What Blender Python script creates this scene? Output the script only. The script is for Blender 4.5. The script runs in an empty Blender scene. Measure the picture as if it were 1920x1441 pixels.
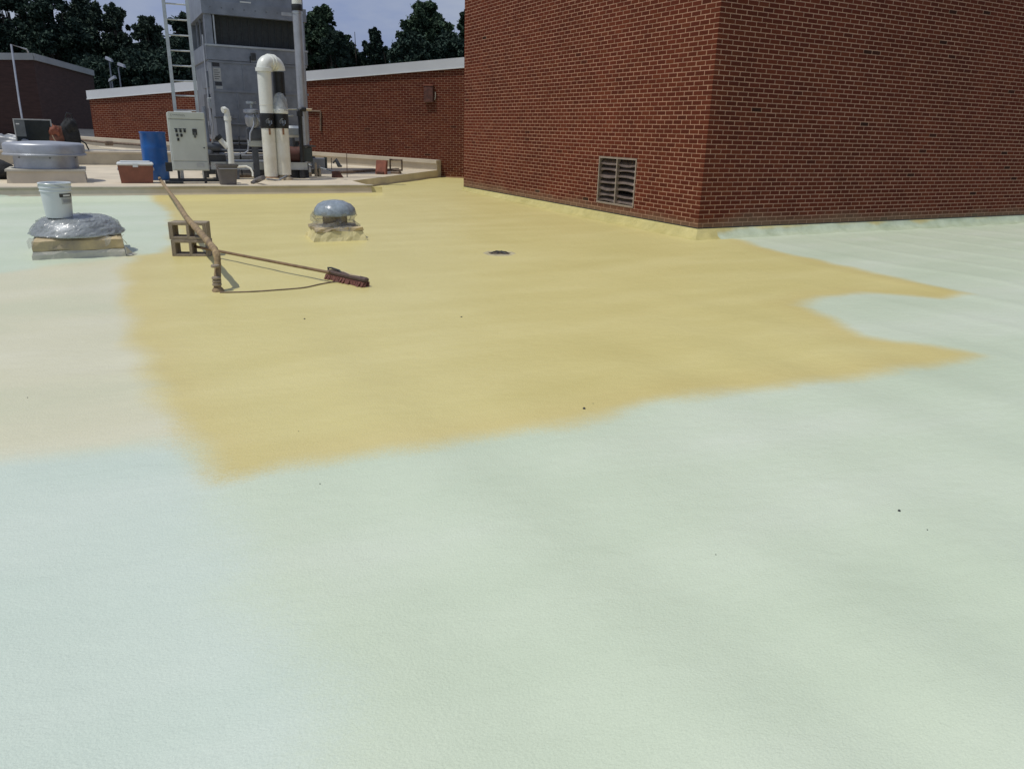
import bpy, bmesh, math, random
import numpy as np
from mathutils import Vector, Matrix

random.seed(7); np.random.seed(7)
scene = bpy.context.scene
C = scene.collection

# ------------------------------------------------------------------ camera
# solved from the vanishing points of the two brick faces (photo 1920 x 1441)
FPX, CX, CY, CAMH = 1410.0, 960.0, 720.5, 1.47
_v1 = np.array([178 - CX, 225 - CY]); _v2 = np.array([3750 - CX, 326 - CY])
ROLL = math.atan2(_v2[1] - _v1[1], _v2[0] - _v1[0])
PITCH = math.atan2(-(_v1 @ np.array([-math.sin(ROLL), math.cos(ROLL)])), FPX)
FW = np.array([0, math.cos(PITCH), -math.sin(PITCH)])
_up = np.array([0, math.sin(PITCH), math.cos(PITCH)]); _rt = np.array([1.0, 0, 0])
RT = math.cos(ROLL) * _rt + math.sin(ROLL) * _up
UP = -math.sin(ROLL) * _rt + math.cos(ROLL) * _up
EYE = np.array([0, 0, CAMH])
cam = bpy.data.cameras.new('camera'); camo = bpy.data.objects.new('camera', cam); C.objects.link(camo)
cam.sensor_width = 36; cam.lens = FPX / 1920 * 36; cam.clip_start = 0.05; cam.clip_end = 2000
m = Matrix((RT, UP, -FW)).transposed().to_4x4(); m.translation = Vector(EYE); camo.matrix_world = m
scene.camera = camo

# ------------------------------------------------------------------ world, sun, exposure
SUN_AZ = math.radians(241)      # compass-like, clockwise from +Y
SUN_EL = math.radians(66)
w = bpy.data.worlds.new('World'); scene.world = w; w.use_nodes = True
nt = w.node_tree; nt.nodes.clear()
out = nt.nodes.new('ShaderNodeOutputWorld'); bg = nt.nodes.new('ShaderNodeBackground')
sky = nt.nodes.new('ShaderNodeTexSky'); sky.sky_type = 'NISHITA'; sky.sun_disc = False
sky.sun_elevation = SUN_EL; sky.sun_rotation = SUN_AZ; sky.air_density = 1.0; sky.dust_density = 1.6; sky.ozone_density = 1.5
tcw = nt.nodes.new('ShaderNodeTexCoord'); mpw = nt.nodes.new('ShaderNodeMapping'); mpw.inputs['Scale'].default_value = (1.0, 1.0, 3.2)
nzw = nt.nodes.new('ShaderNodeTexNoise'); nzw.inputs['Scale'].default_value = 3.2; nzw.inputs['Detail'].default_value = 7; nzw.inputs['Roughness'].default_value = .58
rpw = nt.nodes.new('ShaderNodeValToRGB'); rpw.color_ramp.elements[0].position = .40; rpw.color_ramp.elements[1].position = .74; rpw.color_ramp.elements[0].color = (.50, .615, .98, 1); rpw.color_ramp.elements[1].color = (.93, 1.0, 1.12, 1)
mxw = nt.nodes.new('ShaderNodeMixRGB'); mxw.inputs[0].default_value = .82
mulw = nt.nodes.new('ShaderNodeMixRGB'); mulw.blend_type = 'MULTIPLY'; mulw.inputs[0].default_value = 1.0; mulw.inputs[2].default_value = (8.6, 8.6, 8.6, 1)
nt.links.new(tcw.outputs['Generated'], mpw.inputs['Vector']); nt.links.new(mpw.outputs[0], nzw.inputs['Vector'])
nt.links.new(nzw.outputs['Fac'], rpw.inputs['Fac']); nt.links.new(rpw.outputs['Color'], mulw.inputs[1])
nt.links.new(mulw.outputs[0], mxw.inputs[2]); nt.links.new(sky.outputs[0], mxw.inputs[1])
nt.links.new(mxw.outputs[0], bg.inputs['Color']); bg.inputs['Strength'].default_value = 0.062
nt.links.new(bg.outputs[0], out.inputs['Surface'])
sd = bpy.data.lights.new('sun', 'SUN'); sd.energy = 2.6; sd.angle = math.radians(.55); sd.color = (1.0, .965, .90)
so = bpy.data.objects.new('sun', sd); C.objects.link(so)
sv = Vector((math.sin(SUN_AZ) * math.cos(SUN_EL), math.cos(SUN_AZ) * math.cos(SUN_EL), math.sin(SUN_EL)))
so.rotation_euler = sv.to_track_quat('Z', 'Y').to_euler()
scene.view_settings.view_transform = 'Standard'; scene.view_settings.look = 'None'
scene.view_settings.exposure = 0.0; scene.view_settings.gamma = 1.0
scene.render.engine = 'CYCLES'
scene.cycles.max_bounces = 5; scene.cycles.diffuse_bounces = 3; scene.cycles.glossy_bounces = 2; scene.cycles.transmission_bounces = 2

# ------------------------------------------------------------------ geometry of the place
def ray(x, y): return FW + RT * (x - CX) / FPX - UP * (y - CY) / FPX
def P(x, y, z=0.0):
    v = ray(x, y); return EYE + v * ((z - CAMH) / v[2])
def D(x, y, d): return EYE + ray(x, y) * d            # point seen at a pixel, d metres along the optical axis
def zc(p): return float((np.array(p) - EYE) @ FW)
def px(p):
    q = np.array(p, float) - EYE; d = q @ FW
    return CX + FPX * (q @ RT) / d, CY - FPX * (q @ UP) / d
def vdir(x, y):
    v = ray(x, y); v = np.array([v[0], v[1]]); return v / np.linalg.norm(v)
_a = vdir(3750, 326); _b = vdir(178, 225)
ang = (math.atan2(_a[1], _a[0]) + math.atan2(_b[1], _b[0]) - math.pi / 2) / 2
E1 = np.array([math.cos(ang), math.sin(ang), 0]); E2 = np.array([-math.sin(ang), math.cos(ang), 0])
YAW = ang
def ZV(x, y, p):     # height seen at photo row y on the upright through p
    v = ray(x, y); return float(CAMH + v[2] * p[1] / v[1])
def V3(a): return np.array(a, float)

# ------------------------------------------------------------------ mesh collector
class MB:
    def __init__(s): s.v = []; s.f = []
    def add(s, vs, fs):
        o = len(s.v); s.v += [tuple(map(float, q)) for q in vs]; s.f += [tuple(o + i for i in t) for t in fs]; return s
    def box(s, x0, x1, y0, y1, z0, z1):
        vs = [(x, y, z) for z in (z0, z1) for y in (y0, y1) for x in (x0, x1)]
        return s.add(vs, [(0, 2, 3, 1), (4, 5, 7, 6), (0, 1, 5, 4), (2, 6, 7, 3), (0, 4, 6, 2), (1, 3, 7, 5)])
    def hexa(s, a, b):     # bottom ring, top ring
        n = len(a); fs = [tuple(range(n))[::-1], tuple(range(n, 2 * n))]
        fs += [(i, (i + 1) % n, n + (i + 1) % n, n + i) for i in range(n)]
        return s.add(list(a) + list(b), fs)
    def bbox(s, x0, x1, y0, y1, z0, z1, b=.01):   # box with chamfered vertical edges and top
        r = [(x0 + b, y0), (x1 - b, y0), (x1, y0 + b), (x1, y1 - b), (x1 - b, y1), (x0 + b, y1), (x0, y1 - b), (x0, y0 + b)]
        cx, cy = (x0 + x1) / 2, (y0 + y1) / 2
        def ring(z, k): return [(cx + (x - cx) * (1 - k / max(x1 - x0, .001)), cy + (y - cy) * (1 - k / max(y1 - y0, .001)), z) for x, y in r]
        rings = [ring(z0, 2 * b), ring(z0 + b, 0), ring(z1 - b, 0), ring(z1, 2 * b)]
        vs = sum(rings, []); fs = [tuple(range(8))[::-1], tuple(range(24, 32))]
        for k in range(3): fs += [(k * 8 + i, k * 8 + (i + 1) % 8, k * 8 + 8 + (i + 1) % 8, k * 8 + 8 + i) for i in range(8)]
        return s.add(vs, fs)
    def tube(s, pts, r, n=10, cap=True):
        pts = [V3(p) for p in pts]; rs = r if isinstance(r, (list, tuple)) else [r] * len(pts)
        o = len(s.v); prev = None
        for i, p in enumerate(pts):
            t = pts[min(i + 1, len(pts) - 1)] - pts[max(i - 1, 0)]; t /= np.linalg.norm(t) + 1e-9
            if prev is None:
                a = np.array([0, 0, 1.]) if abs(t[2]) < .9 else np.array([1., 0, 0]); u = np.cross(t, a)
            else: u = prev - t * (prev @ t)
            u /= np.linalg.norm(u); prev = u; w_ = np.cross(t, u)
            for k in range(n):
                q = 2 * math.pi * k / n; s.v.append(tuple(p + rs[i] * (math.cos(q) * u + math.sin(q) * w_)))
        for i in range(len(pts) - 1):
            for k in range(n): s.f.append((o + i * n + k, o + i * n + (k + 1) % n, o + (i + 1) * n + (k + 1) % n, o + (i + 1) * n + k))
        if cap:
            s.f.append(tuple(o + k for k in range(n))[::-1]); s.f.append(tuple(o + (len(pts) - 1) * n + k for k in range(n)))
        return s
    def lathe(s, prof, n=32, cx=0, cy=0, jit=None, cap=True):
        o = len(s.v)
        for i, (r, z) in enumerate(prof):
            for k in range(n):
                q = 2 * math.pi * k / n; dr, dz = jit(i, q) if jit else (0, 0)
                s.v.append((cx + (r + dr) * math.cos(q), cy + (r + dr) * math.sin(q), z + dz))
        for i in range(len(prof) - 1):
            for k in range(n): s.f.append((o + i * n + k, o + i * n + (k + 1) % n, o + (i + 1) * n + (k + 1) % n, o + (i + 1) * n + k))
        if cap:
            s.f.append(tuple(o + k for k in range(n))[::-1]); s.f.append(tuple(o + (len(prof) - 1) * n + k for k in range(n)))
        return s
    def build(s, name, mat, parent=None, smooth=False, loc=None, rz=0.0, kind=None):
        me = bpy.data.meshes.new(name); me.from_pydata(s.v, [], s.f); me.materials.append(mat)
        bm = bmesh.new(); bm.from_mesh(me); bmesh.ops.recalc_face_normals(bm, faces=bm.faces); bm.to_mesh(me); bm.free()
        if smooth:
            me.polygons.foreach_set('use_smooth', [True] * len(me.polygons)); me.set_sharp_from_angle(angle=math.radians(38))
        o = bpy.data.objects.new(name, me); C.objects.link(o)
        if parent: o.parent = parent
        if loc is not None: o.location = loc
        o.rotation_euler.z = rz
        if kind: o['kind'] = kind
        return o
def tag(o, label, cat, group=None):
    o['label'] = label; o['category'] = cat
    if group: o['group'] = group
    return o
def thing(name, label, cat, loc=(0, 0, 0), rz=0.0, group=None):
    o = bpy.data.objects.new(name, None); C.objects.link(o); o.location = tuple(loc); o.rotation_euler.z = rz
    o.empty_display_size = .2
    return tag(o, label, cat, group)

# ------------------------------------------------------------------ materials
def M(name, col, rough=.6, metal=0.0, var=.12, vscale=6.0, bump=0.0, bscale=60.0, coat=0.0, alpha=1.0, col2=None, stretch=(1, 1, 1), spec=.5, vpos=(.35, .65)):
    mt = bpy.data.materials.new(name); mt.use_nodes = True; n = mt.node_tree; b = n.nodes['Principled BSDF']
    tc = n.nodes.new('ShaderNodeTexCoord'); mp = n.nodes.new('ShaderNodeMapping'); mp.inputs['Scale'].default_value = stretch
    n.links.new(tc.outputs['Object'], mp.inputs['Vector'])
    nz = n.nodes.new('ShaderNodeTexNoise'); nz.inputs['Scale'].default_value = vscale; nz.inputs['Detail'].default_value = 6; nz.inputs['Roughness'].default_value = .62
    n.links.new(mp.outputs[0], nz.inputs['Vector'])
    rp = n.nodes.new('ShaderNodeValToRGB'); rp.color_ramp.elements[0].position, rp.color_ramp.elements[1].position = vpos
    c = np.array(col); lo = np.clip(c * (1 - var), 0, 1) if col2 is None else np.array(col2); hi = np.clip(c * (1 + var), 0, 1)
    rp.color_ramp.elements[0].color = (*lo, 1); rp.color_ramp.elements[1].color = (*hi, 1)
    n.links.new(nz.outputs['Fac'], rp.inputs['Fac']); n.links.new(rp.outputs['Color'], b.inputs['Base Color'])
    b.inputs['Roughness'].default_value = rough; b.inputs['Metallic'].default_value = metal
    b.inputs['Coat Weight'].default_value = coat; b.inputs['Alpha'].default_value = alpha; b.inputs['Specular IOR Level'].default_value = spec
    if bump:
        n2 = n.nodes.new('ShaderNodeTexNoise'); n2.inputs['Scale'].default_value = bscale; n2.inputs['Detail'].default_value = 5
        n.links.new(mp.outputs[0], n2.inputs['Vector']); bp = n.nodes.new('ShaderNodeBump'); bp.inputs['Strength'].default_value = bump; bp.inputs['Distance'].default_value = .02
        n.links.new(n2.outputs['Fac'], bp.inputs['Height']); n.links.new(bp.outputs[0], b.inputs['Normal'])
    return mt

mGalv = M('galvanised_steel', (.24, .265, .30), .42, .55, .16, 3.5, .05, 30)
mGalvD = M('galvanised_dark', (.10, .11, .125), .5, .5, .2, 5)
mAlu = M('aluminium', (.46, .49, .49), .38, .7, .12, 5, .04, 40)
mAluW = M('weathered_aluminium', (.40, .42, .45), .42, .5, .12, 4)
mBlack = M('black_rubber', (.012, .014, .015), .5, 0, .3, 8)
mBlackFab = M('black_fabric', (.012, .014, .016), .8, 0, .4, 8, .5, 40)
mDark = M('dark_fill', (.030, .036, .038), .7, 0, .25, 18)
mPVC = M('white_pvc', (.74, .76, .70), .35, 0, .05, 3)
mPVCold = M('stained_pvc', (.76, .76, .67), .42, 0, .06, 3, col2=(.66, .64, .52))
mCab = M('cabinet_paint', (.50, .53, .49), .32, 0, .05, 3)
mWhiteP = M('white_plastic', (.66, .69, .68), .35, 0, .04, 3)
mBucket = M('bucket_plastic', (.60, .65, .66), .35, 0, .05, 4)
mBlue = M('blue_drum', (.014, .105, .35), .35, 0, .15, 3)
mOrange = M('cooler_body', (.22, .078, .045), .45, 0, .14, 5)
mTub = M('grey_tub', (.135, .125, .12), .5, 0, .1, 4)
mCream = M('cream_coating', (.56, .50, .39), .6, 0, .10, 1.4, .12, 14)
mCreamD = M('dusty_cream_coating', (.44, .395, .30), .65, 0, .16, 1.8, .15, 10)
mPadTop = M('pad_coating', (.62, .54, .40), .6, 0, .12, 1.2, .15, 8)
mConc = M('concrete_block', (.27, .225, .165), .9, 0, .18, 14, .5, 90)
mHose = M('foam_crusted_hose', (.31, .225, .115), .8, 0, .2, 14, .6, 30, col2=(.16, .11, .065))
mWood = M('broom_handle_wood', (.18, .115, .06), .7, 0, .25, 10)
mBroom = M('broom_block', (.085, .055, .045), .7, 0, .3, 20)
mBristle = M('broom_bristle', (.15, .058, .042), .85, 0, .35, 40, .6, 120)
mFascia = M('fascia_metal', (.58, .61, .64), .45, .0, .05, .8)
mTerra = M('terracotta', (.22, .075, .045), .8, 0, .2, 8)
mRustPipe = M('brown_pipe', (.17, .12, .08), .7, 0, .3, 10)
mLouv = M('louver_metal', (.17, .13, .105), .45, .35, .25, 7)
mLouvF = M('louver_frame', (.33, .275, .225), .5, .2, .15, 7)
mCurbY = M('oversprayed_curb', (.46, .365, .195), .7, 0, .18, 3.2, .3, 16, col2=(.27, .23, .17))
mCurbG = M('grey_curb_skirt', (.50, .48, .40), .7, 0, .12, 3.0, .3, 12)
mBag = M('brown_bag', (.16, .07, .045), .8, 0, .5, 6, .4, 20)
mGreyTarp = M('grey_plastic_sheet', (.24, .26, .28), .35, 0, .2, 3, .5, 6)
mStrut = M('strut_channel', (.055, .058, .06), .5, .4, .3, 9)
mLabel = M('label_paper', (.42, .44, .43), .6, 0, .1, 20)
mLabelD = M('label_print', (.03, .035, .045), .6, 0, .2, 30)
mGreenBox = M('green_grey_box', (.05, .065, .06), .5, .1, .2, 8)
mWireRust = M('rusty_wire', (.12, .085, .06), .7, .2, .3, 14)
mTan = M('tan_foot', (.50, .42, .28), .7, 0, .15, 8, .3, 20)
mRustFoot = M('rusty_foot', (.27, .14, .07), .75, 0, .35, 9, .3, 20)
mRedBrown = M('red_brown_paint', (.09, .035, .025), .6, 0, .4, 8)
mBark = M('bark', (.06, .05, .04), .95, 0, .3, 6, .6, 20)

def plastic_film(name, col, alpha, rough=.18):
    mt = bpy.data.materials.new(name); mt.use_nodes = True; n = mt.node_tree; b = n.nodes['Principled BSDF']
    tc = n.nodes.new('ShaderNodeTexCoord'); nz = n.nodes.new('ShaderNodeTexNoise'); nz.inputs['Scale'].default_value = 9; nz.inputs['Detail'].default_value = 4; nz.inputs['Distortion'].default_value = 1.4
    n.links.new(tc.outputs['Object'], nz.inputs['Vector'])
    rp = n.nodes.new('ShaderNodeValToRGB'); c = np.array(col)
    rp.color_ramp.elements[0].position = .35; rp.color_ramp.elements[1].position = .7
    rp.color_ramp.elements[0].color = (*(c * .8), 1); rp.color_ramp.elements[1].color = (*np.clip(c * 1.2, 0, 1), 1)
    n.links.new(nz.outputs['Fac'], rp.inputs['Fac']); n.links.new(rp.outputs['Color'], b.inputs['Base Color'])
    b.inputs['Roughness'].default_value = rough; b.inputs['Alpha'].default_value = alpha
    bp = n.nodes.new('ShaderNodeBump'); bp.inputs['Strength'].default_value = .35; bp.inputs['Distance'].default_value = .015
    n2 = n.nodes.new('ShaderNodeTexNoise'); n2.inputs['Scale'].default_value = 13; n2.inputs['Detail'].default_value = 3; n2.inputs['Distortion'].default_value = 2
    n.links.new(tc.outputs['Object'], n2.inputs['Vector']); n.links.new(n2.outputs['Fac'], bp.inputs['Height']); n.links.new(bp.outputs[0], b.inputs['Normal'])
    return mt
mWrap = plastic_film('plastic_wrap', (.33, .36, .35), .5, .16)
mFilm = plastic_film('clear_film', (.45, .44, .38), .28)
mFilmClear = plastic_film('clear_cap_film', (.55, .58, .58), .5)
mWrapBlue = plastic_film('blue_grey_dome', (.24, .285, .32), 1.0, .25)

def brick_mat(name, cols, soot=1.0, spray=True):
    mt = bpy.data.materials.new(name); mt.use_nodes = True; n = mt.node_tree; b = n.nodes['Principled BSDF']
    g = n.nodes.new('ShaderNodeNewGeometry'); oi = n.nodes.new('ShaderNodeObjectInfo')
    ad = n.nodes.new('ShaderNodeMath'); ad.operation = 'ADD'; fr = n.nodes.new('ShaderNodeMath'); fr.operation = 'FRACT'
    n.links.new(g.outputs['Random Per Island'], ad.inputs[0]); n.links.new(oi.outputs['Random'], ad.inputs[1]); n.links.new(ad.outputs[0], fr.inputs[0])
    rp = n.nodes.new('ShaderNodeValToRGB'); els = rp.color_ramp.elements
    els[0].position = 0; els[0].color = (*cols[0], 1); els[1].position = 1; els[1].color = (*cols[-1], 1)
    for i, c in enumerate(cols[1:-1]):
        e = els.new([.004, .010, .35, .7, .93][i]); e.color = (*c, 1)
    n.links.new(fr.outputs[0], rp.inputs['Fac'])
    nz = n.nodes.new('ShaderNodeTexNoise'); nz.inputs['Scale'].default_value = 1.1; nz.inputs['Detail'].default_value = 5
    n.links.new(g.outputs['Position'], nz.inputs['Vector'])
    r2 = n.nodes.new('ShaderNodeValToRGB'); r2.color_ramp.elements[0].position = .3; r2.color_ramp.elements[1].position = .7
    r2.color_ramp.elements[0].color = (.84, .86, .86, 1); r2.color_ramp.elements[1].color = (1.12, 1.08, 1.05, 1)
    n.links.new(nz.outputs['Fac'], r2.inputs['Fac'])
    mu = n.nodes.new('ShaderNodeMixRGB'); mu.blend_type = 'MULTIPLY'; mu.inputs[0].default_value = 1
    n.links.new(rp.outputs[0], mu.inputs[1]); n.links.new(r2.outputs[0], mu.inputs[2])
    last = overspray(n, g, mu.outputs[0]) if spray else mu.outputs[0]
    n.links.new(last, b.inputs['Base Color']); b.inputs['Roughness'].default_value = .9; b.inputs['Specular IOR Level'].default_value = .08
    return mt
def overspray(n, g, col):   # dried foam mist on the lowest courses, ragged upper edge
    sx = n.nodes.new('ShaderNodeSeparateXYZ'); n.links.new(g.outputs['Position'], sx.inputs[0])
    nz = n.nodes.new('ShaderNodeTexNoise'); nz.inputs['Scale'].default_value = 1.3; nz.inputs['Detail'].default_value = 6
    n.links.new(g.outputs['Position'], nz.inputs['Vector'])
    m1 = n.nodes.new('ShaderNodeMath'); m1.operation = 'MULTIPLY_ADD'; m1.inputs[1].default_value = .55; m1.inputs[2].default_value = .1
    n.links.new(nz.outputs['Fac'], m1.inputs[0])
    mr = n.nodes.new('ShaderNodeMapRange'); mr.interpolation_type = 'SMOOTHSTEP'; mr.inputs['From Min'].default_value = .12
    n.links.new(sx.outputs['Z'], mr.inputs['Value']); n.links.new(m1.outputs[0], mr.inputs['From Max'])
    mr.inputs['To Min'].default_value = .5; mr.inputs['To Max'].default_value = 0
    mx = n.nodes.new('ShaderNodeMixRGB'); mx.inputs[2].default_value = (.30, .235, .15, 1)
    n.links.new(mr.outputs[0], mx.inputs[0]); n.links.new(col, mx.inputs[1])
    return mx.outputs[0]
def mortar_mat(name, col, spray=True):
    mt = bpy.data.materials.new(name); mt.use_nodes = True; n = mt.node_tree; b = n.nodes['Principled BSDF']
    g = n.nodes.new('ShaderNodeNewGeometry'); nz = n.nodes.new('ShaderNodeTexNoise'); nz.inputs['Scale'].default_value = 5; nz.inputs['Detail'].default_value = 6
    n.links.new(g.outputs['Position'], nz.inputs['Vector'])
    rp = n.nodes.new('ShaderNodeValToRGB'); c = np.array(col); rp.color_ramp.elements[0].position = .3; rp.color_ramp.elements[1].position = .7
    rp.color_ramp.elements[0].color = (*(c * .85), 1); rp.color_ramp.elements[1].color = (*(c * 1.12), 1)
    n.links.new(nz.outputs['Fac'], rp.inputs['Fac'])
    last = overspray(n, g, rp.outputs[0]) if spray else rp.outputs[0]
    n.links.new(last, b.inputs['Base Color']); b.inputs['Roughness'].default_value = .95; b.inputs['Specular IOR Level'].default_value = .1
    return mt
mBrick = brick_mat('brick', [(.035, .014, .010), (.045, .017, .011), (.092, .0228, .0135), (.106, .026, .0148), (.120, .030, .0165), (.128, .035, .018)])
mMortar = mortar_mat('mortar', (.43, .25, .17))
mBrick2 = brick_mat('brick_far', [(.05, .018, .012), (.08, .022, .013), (.090, .0235, .0145), (.102, .026, .0155), (.113, .030, .017), (.122, .037, .019)], spray=False)
mMortar2 = mortar_mat('mortar_far', (.31, .185, .125), spray=False)

# ------------------------------------------------------------------ numpy noise
_R = np.random.rand(256, 256)
def vnoise(x, y):
    xi = np.floor(x).astype(int); yi = np.floor(y).astype(int); fx = x - xi; fy = y - yi
    fx = fx * fx * (3 - 2 * fx); fy = fy * fy * (3 - 2 * fy); g = lambda a, b: _R[a & 255, b & 255]
    return (g(xi, yi) * (1 - fx) + g(xi + 1, yi) * fx) * (1 - fy) + (g(xi, yi + 1) * (1 - fx) + g(xi + 1, yi + 1) * fx) * fy - .5
def fbm(x, y, o=4):
    s = 0; a = 1
    for i in range(o): s = s + a * vnoise(x * 2 ** i + 17.3 * i, y * 2 ** i + 5.1 * i); a *= .5
    return s
def sdpoly(X, Y, poly):   # signed distance, positive inside
    d = np.full(X.shape, 1e9); ins = np.zeros(X.shape, bool); n = len(poly)
    for i in range(n):
        ax, ay = poly[i]; bx, by = poly[(i + 1) % n]; ex, ey = bx - ax, by - ay
        t = np.clip(((X - ax) * ex + (Y - ay) * ey) / (ex * ex + ey * ey + 1e-12), 0, 1)
        d = np.minimum(d, np.hypot(X - ax - t * ex, Y - ay - t * ey))
        c = ((ay > Y) != (by > Y)) & (X < (bx - ax) * (Y - ay) / (by - ay + 1e-12) + ax); ins ^= c
    return np.where(ins, d, -d)

# ------------------------------------------------------------------ key points of the plan
CORNER = P(1306, 447)                       # block corner at roof level
ZB = float(D(1312, 427, zc(CORNER))[2])     # underside of the first course
WL = 0.0
for s_ in np.arange(5, 14, .01):            # length of the block's left face: it ends at photo column 869
    if px(CORNER + E2 * s_)[0] <= 869.5: WL = s_; break
WR = 12.5
LEDGE = P(697, 368)                         # right front foot of the raised pad
PADZ = .235
YELLOW = [(235, 364), (282, 373), (306, 386), (322, 405), (326, 425), (324, 450), (316, 474), (250, 480), (232, 520), (246, 600), (268, 680), (305, 750), (350, 808), (375, 850), (393, 880), (415, 898), (448, 896), (490, 886), (560, 872), (700, 846), (800, 838), (900, 822), (1000, 806), (1100, 787), (1200, 760), (1350, 734), (1500, 716), (1650, 696), (1760, 682), (1836, 668),
          (1750, 650), (1610, 630), (1565, 602), (1500, 574), (1545, 556), (1620, 548), (1700, 552), (1765, 559), (1808, 552),
          (1720, 530), (1600, 502), (1450, 470), (1385, 450), (1330, 441)]
YPOLY = [tuple(P(x, y)[:2]) for x, y in YELLOW] + [tuple((CORNER + E1 * .3 + E2 * .5)[:2]), tuple((CORNER + E2 * WL + E1 * 1)[:2]), tuple(P(868, 328)[:2]), tuple(P(700, 330)[:2]), tuple(P(560, 340)[:2])]
BEIGE = [(-200, 545), (60, 502), (150, 492), (250, 476), (290, 520), (300, 600), (330, 740), (400, 830), (345, 822), (200, 838), (0, 858), (-200, 900)]
BPOLY = [tuple(P(x, y)[:2]) for x, y in BEIGE]
BLUE = [(-900, 860), (0, 855), (200, 838), (345, 826), (395, 880), (410, 960), (425, 1040), (430, 1130), (520, 1180), (580, 1260), (610, 1340), (600, 1441), (560, 1900), (-900, 1900)]
UPOLY = [tuple(P(x, y)[:2]) for x, y in BLUE]

def roof_h(X, Y):
    u = X * E1[0] + Y * E1[1]; v = X * E2[0] + Y * E2[1]
    far = np.clip((Y - 2) / 8, 0, 1)
    h = .009 * fbm(u * .55, v * 1.1, 3) + .004 * far * fbm(u * 1.2 + 9, v * 3.0, 3) + .003 * fbm(u * 4, v * 7, 2)
    # spray passes on the right
    a = vdir(0, 0); q0 = P(1480, 445)[:2]; q1 = P(1920, 520)[:2]; dr = (q1 - q0) / np.linalg.norm(q1 - q0); nr = np.array([-dr[1], dr[0]])
    t = (X - q0[0]) * nr[0] + (Y - q0[1]) * nr[1] + .10 * fbm(X * .7, Y * .7, 2)
    wgt = np.clip((X - 2.5) / 2.5, 0, 1)
    h = h + wgt * .014 * np.maximum(0, np.sin(t * 2 * math.pi / 1.05 + 1.5 * fbm(X * .35, Y * .35 + 4, 2))) ** 3
    t2 = t + .25 * fbm(X * .5 + 3, Y * .5, 3); h = h + (1 - wgt) * np.clip(1.2 - Y / 8, .15, 1) * .007 * np.sin(t2 * 2 * math.pi / .85) * (1 + 2 * fbm(X * .6, Y * .6 + 9, 2))
    # build-up towards the rear of the block and lumps along the left lap
    d = np.hypot(X - (CORNER + E2 * WL)[0], Y - (CORNER + E2 * WL)[1]); h = h + .06 * np.exp(-(d / 3.5) ** 2)
    for (lx_, ly_, am, ra) in ((262, 668, .018, .07), (275, 700, .02, .06), (290, 728, .016, .08), (300, 745, .016, .06), (255, 640, .012, .09), (165, 706, .008, .10), (750, 1125, .006, .05)):
        q_ = P(lx_, ly_); du = (X - q_[0]) * E1[0] + (Y - q_[1]) * E1[1]; dv = (X - q_[0]) * E2[0] + (Y - q_[1]) * E2[1]
        h = h + am * np.exp(-(du / (ra * 1.8)) ** 2 - (dv / (ra * .7)) ** 2)
    return h

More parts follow.
